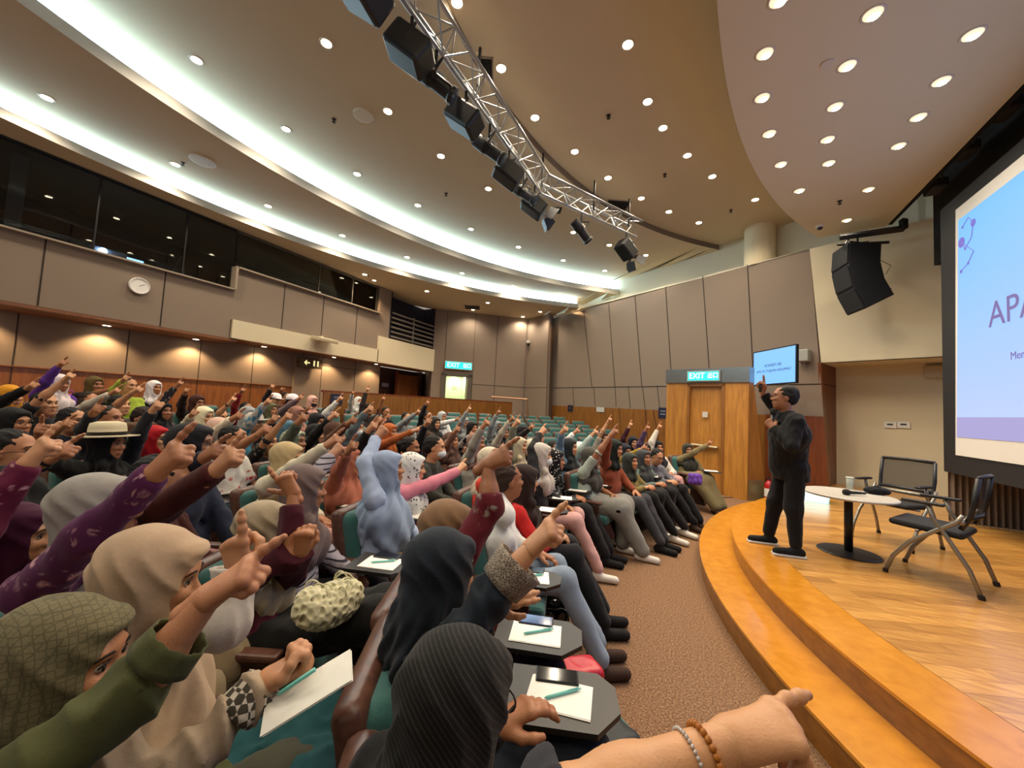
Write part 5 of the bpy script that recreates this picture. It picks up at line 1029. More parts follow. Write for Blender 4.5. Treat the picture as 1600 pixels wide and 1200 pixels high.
# head x y z, fist x y z (metres), head cover, its colour, top colour, options, description
CROWD = [
((-6.974, 1.371, 1.47), (-6.482, 1.401, 1.606), 'hijab', 'c98a1e', '121114', '', 'mustard headscarf and black sleeve at the left edge'),
((-7.831, 1.94, 1.641), (-7.456, 1.842, 1.908), 'hijab', 'd9cdd2', '5a3391', '', 'purple top holding an arm highest against the wood wainscot'),
((-6.164, 1.442, 1.422), (-5.895, 1.508, 1.714), 'hair', '17120f', '15151a', 'bare', 'black shirt with a bare arm raised in front of the purple backpack'),
((-8.125, 2.363, 1.649), (-7.568, 2.392, 1.617), 'hijab', '5b4a26', '151417', 'bare', 'olive headscarf and black top in the last row'),
((-7.074, 2.029, 1.432), (-6.63, 2.105, 1.581), 'long', '2a1a12', 'b9b1a4', '', 'grey-white sleeve with loose dark hair'),
((-7.342, 2.484, 1.656), (-6.817, 2.248, 1.753), 'hair', '1c1512', '9db23c', '', 'lime top with hand held beside the forehead'),
((-8.135, 3.064, 1.647), None, 'hijab', 'e6e0e2', '17171a', '', 'white headscarf and black top in the last row'),
((-6.196, 2.031, 1.422), (-5.74, 2.0, 1.616), 'hair', '15110f', '3a3735', 'bare', 'dark hair raising a bare forearm under the lime-top person'),
((-4.892, 1.545, 1.339), (-4.35, 1.282, 1.45), 'bun', '17110e', '22252c', '', 'hair tied back and a dark jacket'),
((-5.105, 1.038, 1.297), None, 'hijab', '0f0f11', '121214', 'glasses', 'black headscarf and thin glasses at the left edge'),
((-5.413, 1.456, 1.295), (-4.809, 1.248, 1.303), 'hair', '131014', '1b2030', 'bare', 'navy top pointing sideways behind the white sun hat'),
((-4.151, 1.319, 1.196), (-3.738, 0.867, 1.342), 'hat', '0c0c0d', '131312', 'orange d=3.0', 'cream sun hat over a black headscarf with an orange shirt'),
((-4.437, 1.715, 1.181), (-4.106, 1.564, 1.494), 'hijab', 'a3101c', '23242a', 'glasses d=3.5', 'red headscarf with a fuzzy dark sleeve raised'),
((-6.381, 2.514, 1.35), (-6.231, 2.587, 1.715), 'hijab', '17131a', '1c1920', 'floral', 'black headscarf and black floral dress'),
((-3.42, 0.706, 1.251), (-2.817, 0.728, 1.309), 'hair', '100c0b', '141416', 'glasses', 'short black hair and black suit at the left edge'),
((-5.433, 1.982, 1.31), None, 'hair', '241510', '4a3020', '', 'brown satin top with bowed head'),
((-7.247, 3.285, 1.448), (-6.832, 2.938, 1.625), 'hijab', '3d1d16', '2c1b18', 'glasses', 'brown headscarf and glasses smiling in the rear'),
((-5.574, 2.616, 1.322), (-5.063, 2.262, 1.394), 'hijab', 'd8cfae', 'c9c2a8', '', 'cream headscarf and cream shirt'),
((-2.67, 1.209, 1.324), (-2.045, 1.002, 1.363), 'hijab', '16161c', '1b2236', 'glasses d=2.25', 'navy-black headscarf and glasses facing the stage'),
((-3.76, 2.016, 1.222), (-3.212, 1.932, 1.351), 'hair', '120e0c', 'dcdad2', 'bare print', 'short black hair and white printed tee'),
((-4.105, 2.522, 1.132), (-3.76, 2.472, 1.422), 'hair', '181212', '191617', 'bare floral', 'black floral top and bare bent arm'),
((-4.663, 2.337, 1.238), (-4.165, 2.224, 1.411), 'hijab', 'caa897', 'd6c6ac', '', 'dusty pink headscarf in the middle left'),
((-6.339, 3.178, 1.277), (-5.975, 3.12, 1.533), 'hair', '14100e', '3d8291', 'bare watch', 'teal tee and a dark wristwatch on the bare raised arm'),
((-7.208, 4.015, 1.361), (-6.973, 3.775, 1.681), 'hair', '15110f', '7a1a1c', '', 'dark red shirt near the back wainscot'),
((-5.652, 3.181, 1.335), None, 'hijab', '8b9092', '77797c', '', 'grey headscarf in the left middle'),
((-5.1, 2.957, 1.268), (-4.75, 2.865, 1.549), 'cap', 'b9b2a8', '447d98', 'grey', 'bright blue tee over grey long sleeves'),
((-6.452, 3.988, 1.376), None, 'hijab', '55523c', '4a4a3c', '', 'olive green headscarf in the left middle'),
((-7.354, 4.602, 1.535), (-7.022, 4.303, 1.782), 'cap', 'e8e4e6', '2a2427', '', 'white cap in the last rows'),
((-8.1, 5.301, 1.588), (-7.721, 4.943, 1.757), 'hair', '1a1411', '6a4b40', 'bare', 'rosy brown top in the last row'),
((-6.655, 4.481, 1.535), (-6.152, 4.262, 1.614), 'cap', 'e6dfe6', '7a6870', '', 'white cap with a pale peak'),
((-7.316, 5.36, 1.539), (-6.833, 4.923, 1.42), 'hijab', 'd9a79c', '1a1518', 'mask', 'pink turban and dark face covering'),
((-5.718, 3.953, 1.353), None, 'hijab', '94685a', '8b6a5e', '', 'rosy brown headscarf'),
((-4.625, 3.063, 1.218), (-4.225, 2.641, 1.38), 'hijab', '4f7388', '20242c', '', 'steel blue headscarf'),
((-3.618, 2.493, 1.183), (-3.218, 2.258, 1.443), 'hijab', '5a6252', '4a5244', 'camo', 'camouflage patterned headscarf'),
((-2.895, 1.948, 1.15), (-2.389, 1.934, 1.334), 'hijab', 'b5a078', 'cfc6ae', '', 'khaki headscarf and cream shirt reaching right'),
((-4.127, 3.111, 1.193), (-3.727, 2.999, 1.444), 'hijab', '111112', '121214', '', 'black headscarf and long black sleeve'),
((-4.905, 3.691, 1.288), None, 'hijab', '17171a', '18181a', '', 'plain black headscarf in the middle'),
((-5.712, 4.493, 1.356), (-5.402, 4.444, 1.628), 'hair', '15110f', 'd2d2cc', '', 'white sleeve raised beside the notice on the parapet'),
((-3.666, 3.001, 1.248), (-3.182, 2.775, 1.423), 'hijab', '4e3426', '5a3a28', '', 'coffee brown headscarf'),
((-7.848, 7.04, 1.576), (-7.597, 6.619, 1.789), 'hijab', 'd8d8d4', 'c4c7c4', 'mask', 'white headscarf and white mask beside the parapet'),
((-6.315, 5.966, 1.439), (-6.293, 5.838, 1.839), 'hair', '171210', '2b2322', '', 'brown sleeve beside the white-masked person'),
((-6.33, 6.467, 1.375), (-6.134, 6.146, 1.67), 'hair', '151010', '17161a', 'bare', 'black hair and bare forearm in front of the parapet'),
((-4.116, 3.683, 1.254), (-3.755, 3.527, 1.524), 'hijab', '6d8280', '707f80', 'mask', 'grey-green headscarf and pale mask'),
((-2.86, 2.508, 1.076), (-2.434, 2.137, 1.269), 'hijab', 'a0604c', '9c5c49', 'cape', 'terracotta cape headscarf'),
((-4.061, 4.253, 1.187), (-3.558, 4.226, 1.262), 'hijab', 'a85a28', '9c5226', '', 'bright orange headscarf and orange sleeve'),
((-3.126, 2.975, 1.144), (-2.76, 2.639, 1.392), 'hijab', '0f0f10', '101012', '', 'black dress with a long black sleeve straight up'),
((-1.994, 2.095, 1.16), (-2.176, 2.179, 1.405), 'hijab', '8a9bb6', '8f9fc0', 'stripe_fine cape', 'pale blue headscarf and blue striped shirt with arm straight up'),
((-2.183, 2.576, 1.089), (-1.95, 2.972, 1.076), 'hijab', 'dcdbd6', 'd07f90', 'dots', 'white printed headscarf and pink shirt'),
((-3.07, 3.577, 1.106), None, 'bun', '191210', '222326', '', 'hair tied in a ponytail behind the printed headscarf'),
((-5.33, 6.7, 1.334), (-5.151, 6.402, 1.638), 'hair', '17120f', '131316', '', 'black sleeve raised thin in the rear centre'),
((-3.222, 4.07, 1.14), (-2.956, 3.698, 1.413), 'hijab', '3a2418', '14161c', '', 'brown headscarf and navy-black sleeve straight up'),
((-5.329, 7.204, 1.334), (-4.848, 7.095, 1.32), 'hijab', 'a7aaab', 'd4d6d8', '', 'grey headscarf and white sleeve'),
((-4.502, 6.883, 1.247), (-4.297, 6.683, 1.552), 'hijab', '8f9496', '8d9090', '', 'grey marl sleeve raised in the rear centre'),
((-3.695, 6.85, 1.224), (-3.537, 6.55, 1.525), 'hijab', '7d8384', '8c9092', '', 'light grey headscarf and grey sleeve straight up'),
((-3.856, 6.167, 1.205), None, 'hijab', '121214', '151518', '', 'small black headscarf in the rear centre'),
((-3.344, 5.025, 1.007), (-2.979, 4.722, 1.216), 'hijab', '161416', '17151a', 'grey red', 'black vest over grey sleeve with a red strap'),
((-2.517, 4.151, 1.165), (-2.222, 3.809, 1.437), 'hijab', '8a6a62', 'a09c92', '', 'taupe headscarf and long beige sleeve straight up'),
((-4.686, 6.12, 1.247), None, 'hijab', '2b2624', '2a2c30', '', 'charcoal headscarf'),
((-3.078, 5.952, 1.178), (-2.817, 5.695, 1.45), 'hijab', '1a1a1d', 'b5aa98', '', 'black headscarf and sand top'),
((-3.189, 4.558, 1.115), (-2.845, 4.164, 1.316), 'hijab', '5a423a', '8a6654', '', 'light brown sleeve in the centre'),
((-5.483, 6.189, 1.299), (-5.068, 6.021, 1.451), 'hair', '14100e', '8b8e90', '', 'dark hair and pale grey sleeve'),
((-4.881, 4.812, 1.275), (-4.414, 4.544, 1.389), 'hair', '1a1310', '5f6468', 'bare', 'slate top with bent wrist'),
((-2.497, 3.287, 1.181), None, 'hair', '16110e', '33332f', 'mask', 'dark jacket and white face mask'),
((-1.176, 2.369, 1.146), (-1.366, 2.62, 1.267), 'hair', '33231c', 'd9d9d6', 'sheer', 'curly brown hair and white tee with a sheer white sleeve'),
((-1.717, 3.108, 1.139), (-1.607, 3.546, 0.979), 'hijab', 'c9bda6', 'c23a2c', 'bare', 'cream headscarf with a big hand raised in the centre'),
((-1.268, 2.866, 1.06), None, 'hijab', '2a1c18', 'b81f1c', '', 'bright red shirt'),
((-2.102, 5.845, 1.015), (-1.753, 5.823, 1.324), 'hair', '16110f', 'd9dbdd', '', 'white sleeve raised high at right centre'),
((-1.617, 5.615, 1.04), (-1.384, 5.484, 1.337), 'cap', 'd9ddd9', '9fb0a8', '', 'pale cap and mint sleeve'),
((-1.224, 4.769, 1.068), (-0.953, 4.69, 1.408), 'hijab', '4a4742', '9aa69c', 'bare', 'grey-green jacket and bent bare forearm'),
((-1.043, 5.256, 1.159), (-0.98, 4.719, 1.374), 'hijab', '17201c', '7c3a22', '', 'rust top and dark headscarf'),
((-1.691, 7.453, 1.129), (-1.595, 7.399, 1.492), 'hijab', '3a2a1c', '8a8378', 'bare', 'sand sleeve raised before the wood wall'),
((-1.125, 6.568, 1.012), (-0.804, 6.239, 1.128), 'hijab', '191a28', '8e7424', '', 'navy headscarf and mustard jacket'),
((-1.241, 8.085, 1.058), (-1.281, 7.876, 1.406), 'hijab', '1b1c28', '3c1620', '', 'navy headscarf and maroon sleeve straight up'),
((-0.873, 7.029, 1.022), (-0.855, 6.968, 1.399), 'hijab', '33312f', '3d2a44', '', 'grey headscarf and violet sleeve'),
((-0.712, 7.51, 1.046), (-0.707, 7.461, 1.419), 'hijab', '17171a', 'cfc9bb', '', 'cream sleeve straight up before the wood door'),
((-0.633, 6.614, 0.975), None, 'hair', '16110f', '38405a', 'check glasses', 'glasses and blue plaid shirt looking down'),
((-0.785, 6.202, 0.978), None, 'hijab', '3b3d3f', '5d6b66', '', 'slate headscarf and sage top'),
((-2.253, 4.857, 1.109), (-2.17, 4.523, 1.446), 'hijab', 'bcae92', '6a6a58', '', 'beige headscarf and olive grey sleeve'),
((-2.271, 5.355, 1.054), (-1.965, 4.889, 1.202), 'hijab', 'cbbfa8', '3a342c', 'bare', 'cream headscarf and bent bare wrist'),
((-2.966, 6.477, 1.19), (-2.63, 6.101, 1.328), 'hijab', '181619', '23201f', '', 'black headscarf before the rear teal seats'),
((-1.533, 3.87, 1.148), (-1.609, 4.047, 1.395), 'hijab', 'b9b2aa', '1c1b1e', 'mask', 'silver headscarf and pale mask'),
((-1.55, 4.373, 1.041), None, 'hijab', '141316', '16151a', 'dots', 'black headscarf spotted with white'),
((-1.616, 5.106, 1.133), (-1.556, 4.622, 1.396), 'hijab', '22262a', '5f7a92', '', 'denim blue sleeve at right centre'),
((-0.23, 8.056, 1.004), (0.122, 8.02, 1.17), 'hijab', '2c2c26', '6f6444', '', 'dark headscarf and khaki olive dress at the far aisle end'),
((-0.913, 5.771, 0.951), None, 'hijab', '2f332f', '7a6a3c', '', 'dark green headscarf next to the black backpack'),
((-2.178, 0.891, 1.221), (-1.614, 0.841, 1.386), 'hair', '0f0b0a', '3f120e', 'own d=1.68', 'rust brown corduroy shirt and black hair'),
((-1.891, 0.598, 1.206), (-1.392, 0.573, 1.441), 'hijab', '8f8b86', '4e1c46', 'batik d=1.42', 'grey headscarf and purple batik dress'),
((-2.44, 0.538, 1.028), (-2.242, 0.523, 1.388), 'hijab', '3e0c2c', '5a1034', 'batik', 'deep maroon headscarf and batik dress at the left edge'),
((-1.942, 1.417, 1.141), (-2.043, 1.683, 1.314), 'hijab', '6a5a58', '8c8792', 'stripe', 'floral headscarf and navy striped top'),
]
# ------------------------------------------------------------------ auditorium seat
def base_seat():
    q = empty('auditorium_seat', (0, 0, 0), 'x', 'seat'); R = rot_y(-.2)
    s = Sdf(.02); s.p.append((lambda P: _rb(P, A3(-.165, 0, .655), (.012, .165, .165), .055, R), None)); s.pts += [A3(-.4, -.3, .36), A3(-.05, .3, .98)]
    V, F = s.mesh(.02); mb = MB(); mb.add(V, F.tolist()); mb.build('backrest', TEAL, q, smooth=True)
    s = Sdf(.02); s.p.append((lambda P: _rb(P, A3(-.222, 0, .655), (.006, .2, .2), .04, R), None)); s.pts += [A3(-.45, -.3, .34), A3(-.1, .3, .98)]
    V, F = s.mesh(.02); mb = MB(); mb.add(V, F.tolist()); mb.build('back_shell', WALN, q, smooth=True)
    mb = MB(); mb.rbox((.03, 0, .4), (.48, .46, .11), .04, seg=3); mb.build('cushion', TEAL, q)
    for y in (-.275, .275):
        mb = MB(); mb.rbox((.0, y, .33), (.36, .035, .5), .01); mb.box((0, y, .04), (.3, .06, .08)); o = mb.build('side_panel', DWOOD, q); mb = MB(); mb.rbox((.02, y, .6), (.38, .062, .035), .012); mb.build('armrest', WALN, o)
    return q
def _rb(P, c, hs, r, R):
    q = np.abs((P-c.astype(P.dtype))@R.astype(P.dtype))-np.array(hs, P.dtype); return np.sqrt((np.maximum(q, 0)**2).sum(-1))+np.minimum(q.max(-1), 0)-r
SEAT0 = base_seat(); seat_used = [False]; SEATS = []
def seat(x, y, label, group=None, rz=None):
    rz = rz if rz is not None else math.atan2(CS[1]-y, CS[0]-x); loc = (x, y, floor_z(x, y))
    if not seat_used[0]: seat_used[0] = True; SEAT0.location = loc; SEAT0.rotation_euler = (0, 0, rz); SEAT0['label'] = label; q = SEAT0; SEAT0['group'] = group or 'auditorium seats'
    else:
        q = SEAT0.copy(); COL.objects.link(q); q.location = loc; q.rotation_euler = (0, 0, rz); q['label'] = label; q['group'] = group or 'auditorium seats'
        for ch in SEAT0_CH:
            c = ch[0].copy(); COL.objects.link(c); c.parent = q
            for g in ch[1]: d = g.copy(); COL.objects.link(d); d.parent = c
    SEATS.append((x, y, q)); return q
SEAT0_CH = [(c, list(c.children)) for c in SEAT0.children if c.parent == SEAT0]
SEAT0_CH = [t for t in SEAT0_CH if t[0].parent == SEAT0]
def spk_yaw(H): return math.atan2(4.9-H[1], .8-H[0])
def seat_yaw(H): return math.atan2(CS[1]-H[1], CS[0]-H[0])
def mix(a, b, t): return math.atan2(math.sin(a)*(1-t)+math.sin(b)*t, math.cos(a)*(1-t)+math.cos(b)*t)
BOT = ['17171c', '4f6890', 'c2938e', '7b7a74', '1c1a1c', '565a50', '8a7a60', '2c3a4c']
sk_i = 0
for i, (h, fs, hk_, hc, tc_, op, ds) in enumerate(CROWD):
    h = np.array(h); dist = np.linalg.norm(h-EYEP); R_ = math.hypot(h[0]-CS[0], h[1]-CS[1]); front = R_ < 6.95
    lod = 1 if dist < 2.6 else (2 if dist < 5 else 3)
    D = A3(math.cos(seat_yaw(h)), math.sin(seat_yaw(h)), 0); bx_, by_ = h[0]+D[0]*.03, h[1]+D[1]*.03; fl = floor_z(bx_, by_)
    bottom = BOT[(i*5) % 8]; bt = 'skirt' if i % 3 == 0 else 'trousers'
    if 'khaki olive' in ds: bottom, bt = '6f6444', 'skirt'
    if 'plaid' in ds or 'mustard jacket' in ds: bottom, bt = '121214', 'trousers'
    for key_, b_ in (('curly brown', '7f8ea0'), ('bright red', '15151a'), ('big hand raised', '1a1a1e'), ('silver headscarf', 'c59a95'), ('spotted', '1c1a1c'), ('mint sleeve', '566f90'), ('grey-green jacket', '7f7e78'), ('dark green headscarf', '121214'), ('rust top', '3a3a40')):
        if key_ in ds: bottom, bt = b_, ('skirt' if b_ == '7f7e78' else 'trousers')
    kw = {}
    if front:
        kn = []; ft = []
        for sg in (1, -1):
            SD_ = A3(D[1], -D[0], 0); p = A3(bx_, by_, fl)+D*.5+SD_*sg*.09*(1 if i % 2 else .6); ft.append(tuple(p+D*.12*(sg if i % 4 == 0 else 1)))
        kw['feet'] = ft
    person(i, h, fl, ds, fist=fs, hkind=hk_, hcol=hc, top=tc_, opts=op, lod=lod, face=mix(spk_yaw(h), seat_yaw(h), .12), body=mix(spk_yaw(h), seat_yaw(h), .5), pitch=(.35 if 'down' in ds or 'bowed' in ds else rng.uniform(-.08, .1)), roll=rng.uniform(-.06, .06),
           bottom=bottom, btype=bt, base=(bx_, by_, fl), shoe=['d8d4cc', '1a1a1c', 'bfb7a8', '3a2a22'][i % 4], label='seated person with '+ds, **kw)
    seat(bx_, by_, 'teal seat under the person with '+' '.join(ds.split()[:10]))
# ------------------------------------------------------------------ people nearest the camera
def hero(i, head, ds, **kw):
    h = np.array(head, float); D = A3(math.cos(seat_yaw(h)), math.sin(seat_yaw(h)), 0); b = (h[0]+D[0]*.07, h[1]+D[1]*.07); fl = floor_z(*b)
    kw.setdefault('face', spk_yaw(h)); kw.setdefault('body', mix(spk_yaw(h), seat_yaw(h), .45))
    r = person(i, h, fl, ds, base=(*b, fl), label='seated person with '+ds, **kw); 
    seat(*b, 'teal seat under the person with '+' '.join(ds.split()[:10])); return r
hero(201, atd(712, 1105, .72), 'black ribbed headscarf and black-rimmed glasses at the bottom centre', hcol='0f0f0e', hpat='rib', top='101012', opts='glasses', lod=0, pitch=.32, bottom='17171a', hk='cape',
     ofist=(-.42, .97, .83), odir=(.6, .7, -.1), oback=(0, 0, 1))
hero(202, atd(690, 895, 1.2), 'navy headscarf and lace-cuffed navy sleeve pointing at the stage', hcol='1c232d', top='17202a', lod=0, pitch=.12, fist=atd(848, 838, 1.14), elbow=atd(772, 925, 1.1), fdir=atd(880, 804, 1.14)-atd(848, 838, 1.14), back=(-.4, -.5, .7), sleeve=.35,
     cuffpat='lace', bottom='1a2028', btype='skirt', ofist=atd(783, 955, 1.35), odir=(.35, .5, -.6), oback=(.5, -.6, .5), okind='relax', hk='tuck', torso_w=.9)
h3, _ = hero(203, atd(700, 832, 1.62), 'tan brown headscarf and maroon sleeve behind the navy headscarf', hcol='7c6048', top='5a1420', lod=1, fist=atd(775, 712, 1.6), elbow=atd(765, 790, 1.55), opts='batik', sleeve=.3, bottom='241018', pitch=.1, cloth_pat='floral', fdir=(.7, .2, .5))
hero(204, atd(95, 1040, .80), 'olive monogram headscarf and olive sweatshirt at the bottom left', hcol='6a6248', hpat='monogram', top='4b4e2c', lod=0, pitch=.12, fist=atd(360, 905, .82), elbow=atd(205, 1085, .74), fdir=atd(412, 868, .84)-atd(362, 903, .82), back=(-.35, -.75, .55), sleeve=.42, bottom='3c3c30', btype='skirt', hk='wrap', face=math.radians(44))
h5_, in5 = hero(205, atd(238, 905, 1.02), 'beige headscarf and cream blouse holding a pen and paper', hcol='b39a80', top='a99680', lod=0, pitch=.22, left=True, fist=atd(372, 868, 1.03), elbow=atd(350, 975, .98), fdir=atd(362, 812, 1.03)-atd(370, 862, 1.03), back=(.3, -.85, .2), sleeve=.8, sleevecol='b8b0a6',
     bottom='14444a', btype='skirt', hk='cape', ofist=atd(450, 1066, .93), odir=(.75, .35, .0), oback=(.25, .5, -.6), okind='fist', face=math.radians(50))
hero(206, atd(415, 828, 1.82), 'cream headscarf and maroon shirt with the arm bent up', hcol='a59780', top='42101f', lod=0, fist=atd(452, 756, 1.78), elbow=atd(452, 868, 1.68), fdir=atd(425, 735, 1.78)-atd(447, 768, 1.78), back=(.2, -.9, .2), sleeve=.8, bottom='0f0f10', hk='wrap', hand='two',
     ofist=atd(472, 842, 1.7), odir=(-.35, .25, .75), oback=(.6, -.6, .2), okind='fist', knees=[tuple(atd(590, 965, 1.55)), tuple(atd(600, 945, 1.7))], feet=[tuple(atz(600, 1110, .0)), tuple(atz(618, 1080, .0))], shoe='7a1c1c')
# the arm reaching in from the camera side
bo, inf = person(207, (-.28, .10, 1.16), 0, 'bare forearm with bead bracelets', fist=tuple(atd(1196, 1144, .565)), hcol='3a3a40', top='2a2a30', lod=0, opts='', elbow=tuple(atd(880, 1262, .50)), fdir=atd(1290, 1104, .60)-atd(1190, 1134, .575), back=tuple(up*.93-fw*.1), hand='reach', sleeve=.02, face=1.1, body=.9,
             base=(-.32, .06, 0), label='person mostly below the frame, bare forearm with bead bracelets pointing right', bottom='22262c')
bo.data.materials[0] = skin('c9976c')
a, E, W, fd, bk, kd = inf['arms'][1]; u = unit(W-E)
def bracelet(off, r, n, rb, m, nm):
    X = frame(np.cross(u, [0, 0, 1.]), [0, 0, 1.]); cx = unit(np.cross(u, [0, 0, 1.])); cy = np.cross(cx, u); mb = MB(); c = W-u*off-np.array(bo.location)
    for k in range(n): t = 2*math.pi*k/n; mb.lathe([(0, -rb), (rb*.8, -rb*.6), (rb, 0), (rb*.8, rb*.6), (0, rb)], c+r*(cx*math.cos(t)+cy*math.sin(t)), 8)
    mb.build(nm, m, bo, smooth=True)
bracelet(.052, .0325, 22, .0052, mat('amber_beads', 'a8641c', .25), 'bead_bracelet'); bracelet(.078, .0335, 34, .003, mat('pearl_beads', 'c9c2bb', .2, .3), 'silver_bracelet')
seat(-.32, .06, 'teal auditorium seat directly below the camera position')
# lace cuff, white bell cuff, watch on the near people
def cuff(obj_label, owner, c, d, r0, r1, ln, m, nm):
    d = unit(d); X = unit(np.cross(d, [0, 0, 1.])); Y = np.cross(X, d); mb = MB(); V = []; Fc = []; n = 40
    for j in range(5):
        t = j/4; 
        for k in range(n): a = 2*math.pi*k/n; r = (r0+(r1-r0)*t)*(1+(.06*math.sin(k*math.pi/2) if j == 4 else .02*math.sin(k*1.2))); V.append(c+d*(ln*t)+X*math.cos(a)*r+Y*math.sin(a)*r)
    for j in range(4):
        for k in range(n): Fc.append((j*n+k, j*n+(k+1) % n, (j+1)*n+(k+1) % n, (j+1)*n+k))
    mb.add(V, Fc); o = mb.build(nm, m, owner, smooth=True); o.location = -Vector(owner.location); sm = o.modifiers.new('thick', 'SOLIDIFY'); sm.thickness = .003
PER = {o.get('label', ''): o for o in bpy.data.objects if o.get('category') == 'person'}
def byl(t): return next(o for l, o in PER.items() if t in l)
e, f_ = atd(772, 925, 1.1), atd(848, 838, 1.14); cuff('', byl('lace-cuffed'), e+(f_-e)*.12, f_-e, .062, .072, .085, cloth('5a5048', 'lace'), 'lace_cuff')
e, f_ = atd(350, 975, .98), atd(372, 868, 1.03); cuff('', byl('cream blouse'), e+(f_-e)*.62, f_-e, .042, .052, .035, cloth('cfc8bf'), 'bell_cuff')
_a, E5, W5, _f, _b2, _k = in5['arms'][1]; u5 = unit(W5-E5); cuff('', byl('cream blouse'), W5-u5*.075, u5, .047, .045, .065, cloth('4a453c', 'houndstooth'), 'patterned_cuff')
e, f_ = atd(205, 1085, .74), atd(360, 905, .82); cuff('', byl('olive sweatshirt'), e+(f_-e)*.27, f_-e, .058, .052, .05, cloth('454828'), 'ribbed_cuff')
# ------------------------------------------------------------------ the speaker on the stage
bp = A3(.80, 4.83, .34)
spk, inf = person(3, (.735, 4.70, 1.885), .34, 'x', fist=atd(1189, 604, 4.08), hkind='hair', hcol='0f0d0c', top='0b0b0d', opts='glasses redgl', lod=0, face=math.radians(186), body=math.radians(192), pitch=-.05, standing=True, base=tuple(bp),
    elbow=atd(1222, 655, 4.02), fdir=A3(-.12, -.05, .9), back=(.4, .8, .2), sleeve=.9, ofist=atd(1205, 662, 3.82), odir=(-.35, .1, .75), oback=(-.4, -.8, .1), okind='fist', bottom='0c0c0e', shoe='15181c', torso_w=1.14, feet=[(.66, 4.99, .34), (.84, 4.68, .34)], label='person in a black suit and red-framed glasses standing on the stage')
for c in list(spk.children):
    if c.name.startswith('shoe'):
        s = MB(); V = np.array([v.co[:] for v in c.data.vertices]); ce = V.mean(0); s.rbox(tuple(A3((V[:, 0].min()+V[:, 0].max())/2, (V[:, 1].min()+V[:, 1].max())/2, V[:, 2].min()+.008)), (.285, .092, .026), .012, rz=math.radians(192)); s.build('sole', mat('white_sole', 'c9c9c6', .5), c)
m0 = atd(1204, 672, 3.83); mic('microphone', m0, atd(1208, 645, 3.86), 'black microphone held at the mouth of the person on the stage', FOAM)
m0 = atd(1188, 606, 4.05); q = empty('clicker', tuple(m0), 'small black presentation clicker in the raised hand of the person on the stage', 'remote'); mb = MB(); mb.rbox((0, 0, 0), (.025, .018, .09), .006, R=rot_x(.1)); mb.build('case', BLK, q); mb = MB(); mb.box((0, -.0095, .02), (.01, .003, .015)); mb.build('button', mat('button_grey', '777777', .5), q)
# ------------------------------------------------------------------ empty seats
occ = [(s[0], s[1]) for s in SEATS]
for k in range(2, 9):
    R_ = R0+DR*k; n_ = 0; th = math.radians(118 if k > 2 else 150)
    while th < math.radians(212):
        x, y = CS[0]+R_*math.cos(th), CS[1]+R_*math.sin(th); th += .57/R_
        if not inroom((x, y), -.5, -9.6): continue
        if (y-6.1)*(pp2[0]-pp1[0])-(x-pp1[0])*(pp2[1]-pp1[1]) > -.35*7 and y > 5.6: continue
        if any((x-a)**2+(y-b)**2 < .50**2 for a, b in occ): continue
        px, py = None, None; v = A3(x, y, .8)-EYEP; dpt = v@fw
        if dpt < .5: continue
        px = 800+600*(v@rt)/dpt
        if px < -60 or px > 960: continue
        n_ += 1; seat(x, y, 'empty teal seat in the %s row from the stage, %s from the far end' % (ordn[k], (ordn+['eighteenth', 'nineteenth', 'twentieth', 'twenty-first', 'twenty-second', 'twenty-third'])[n_-1]), 'empty auditorium seats'); occ.append((x, y))
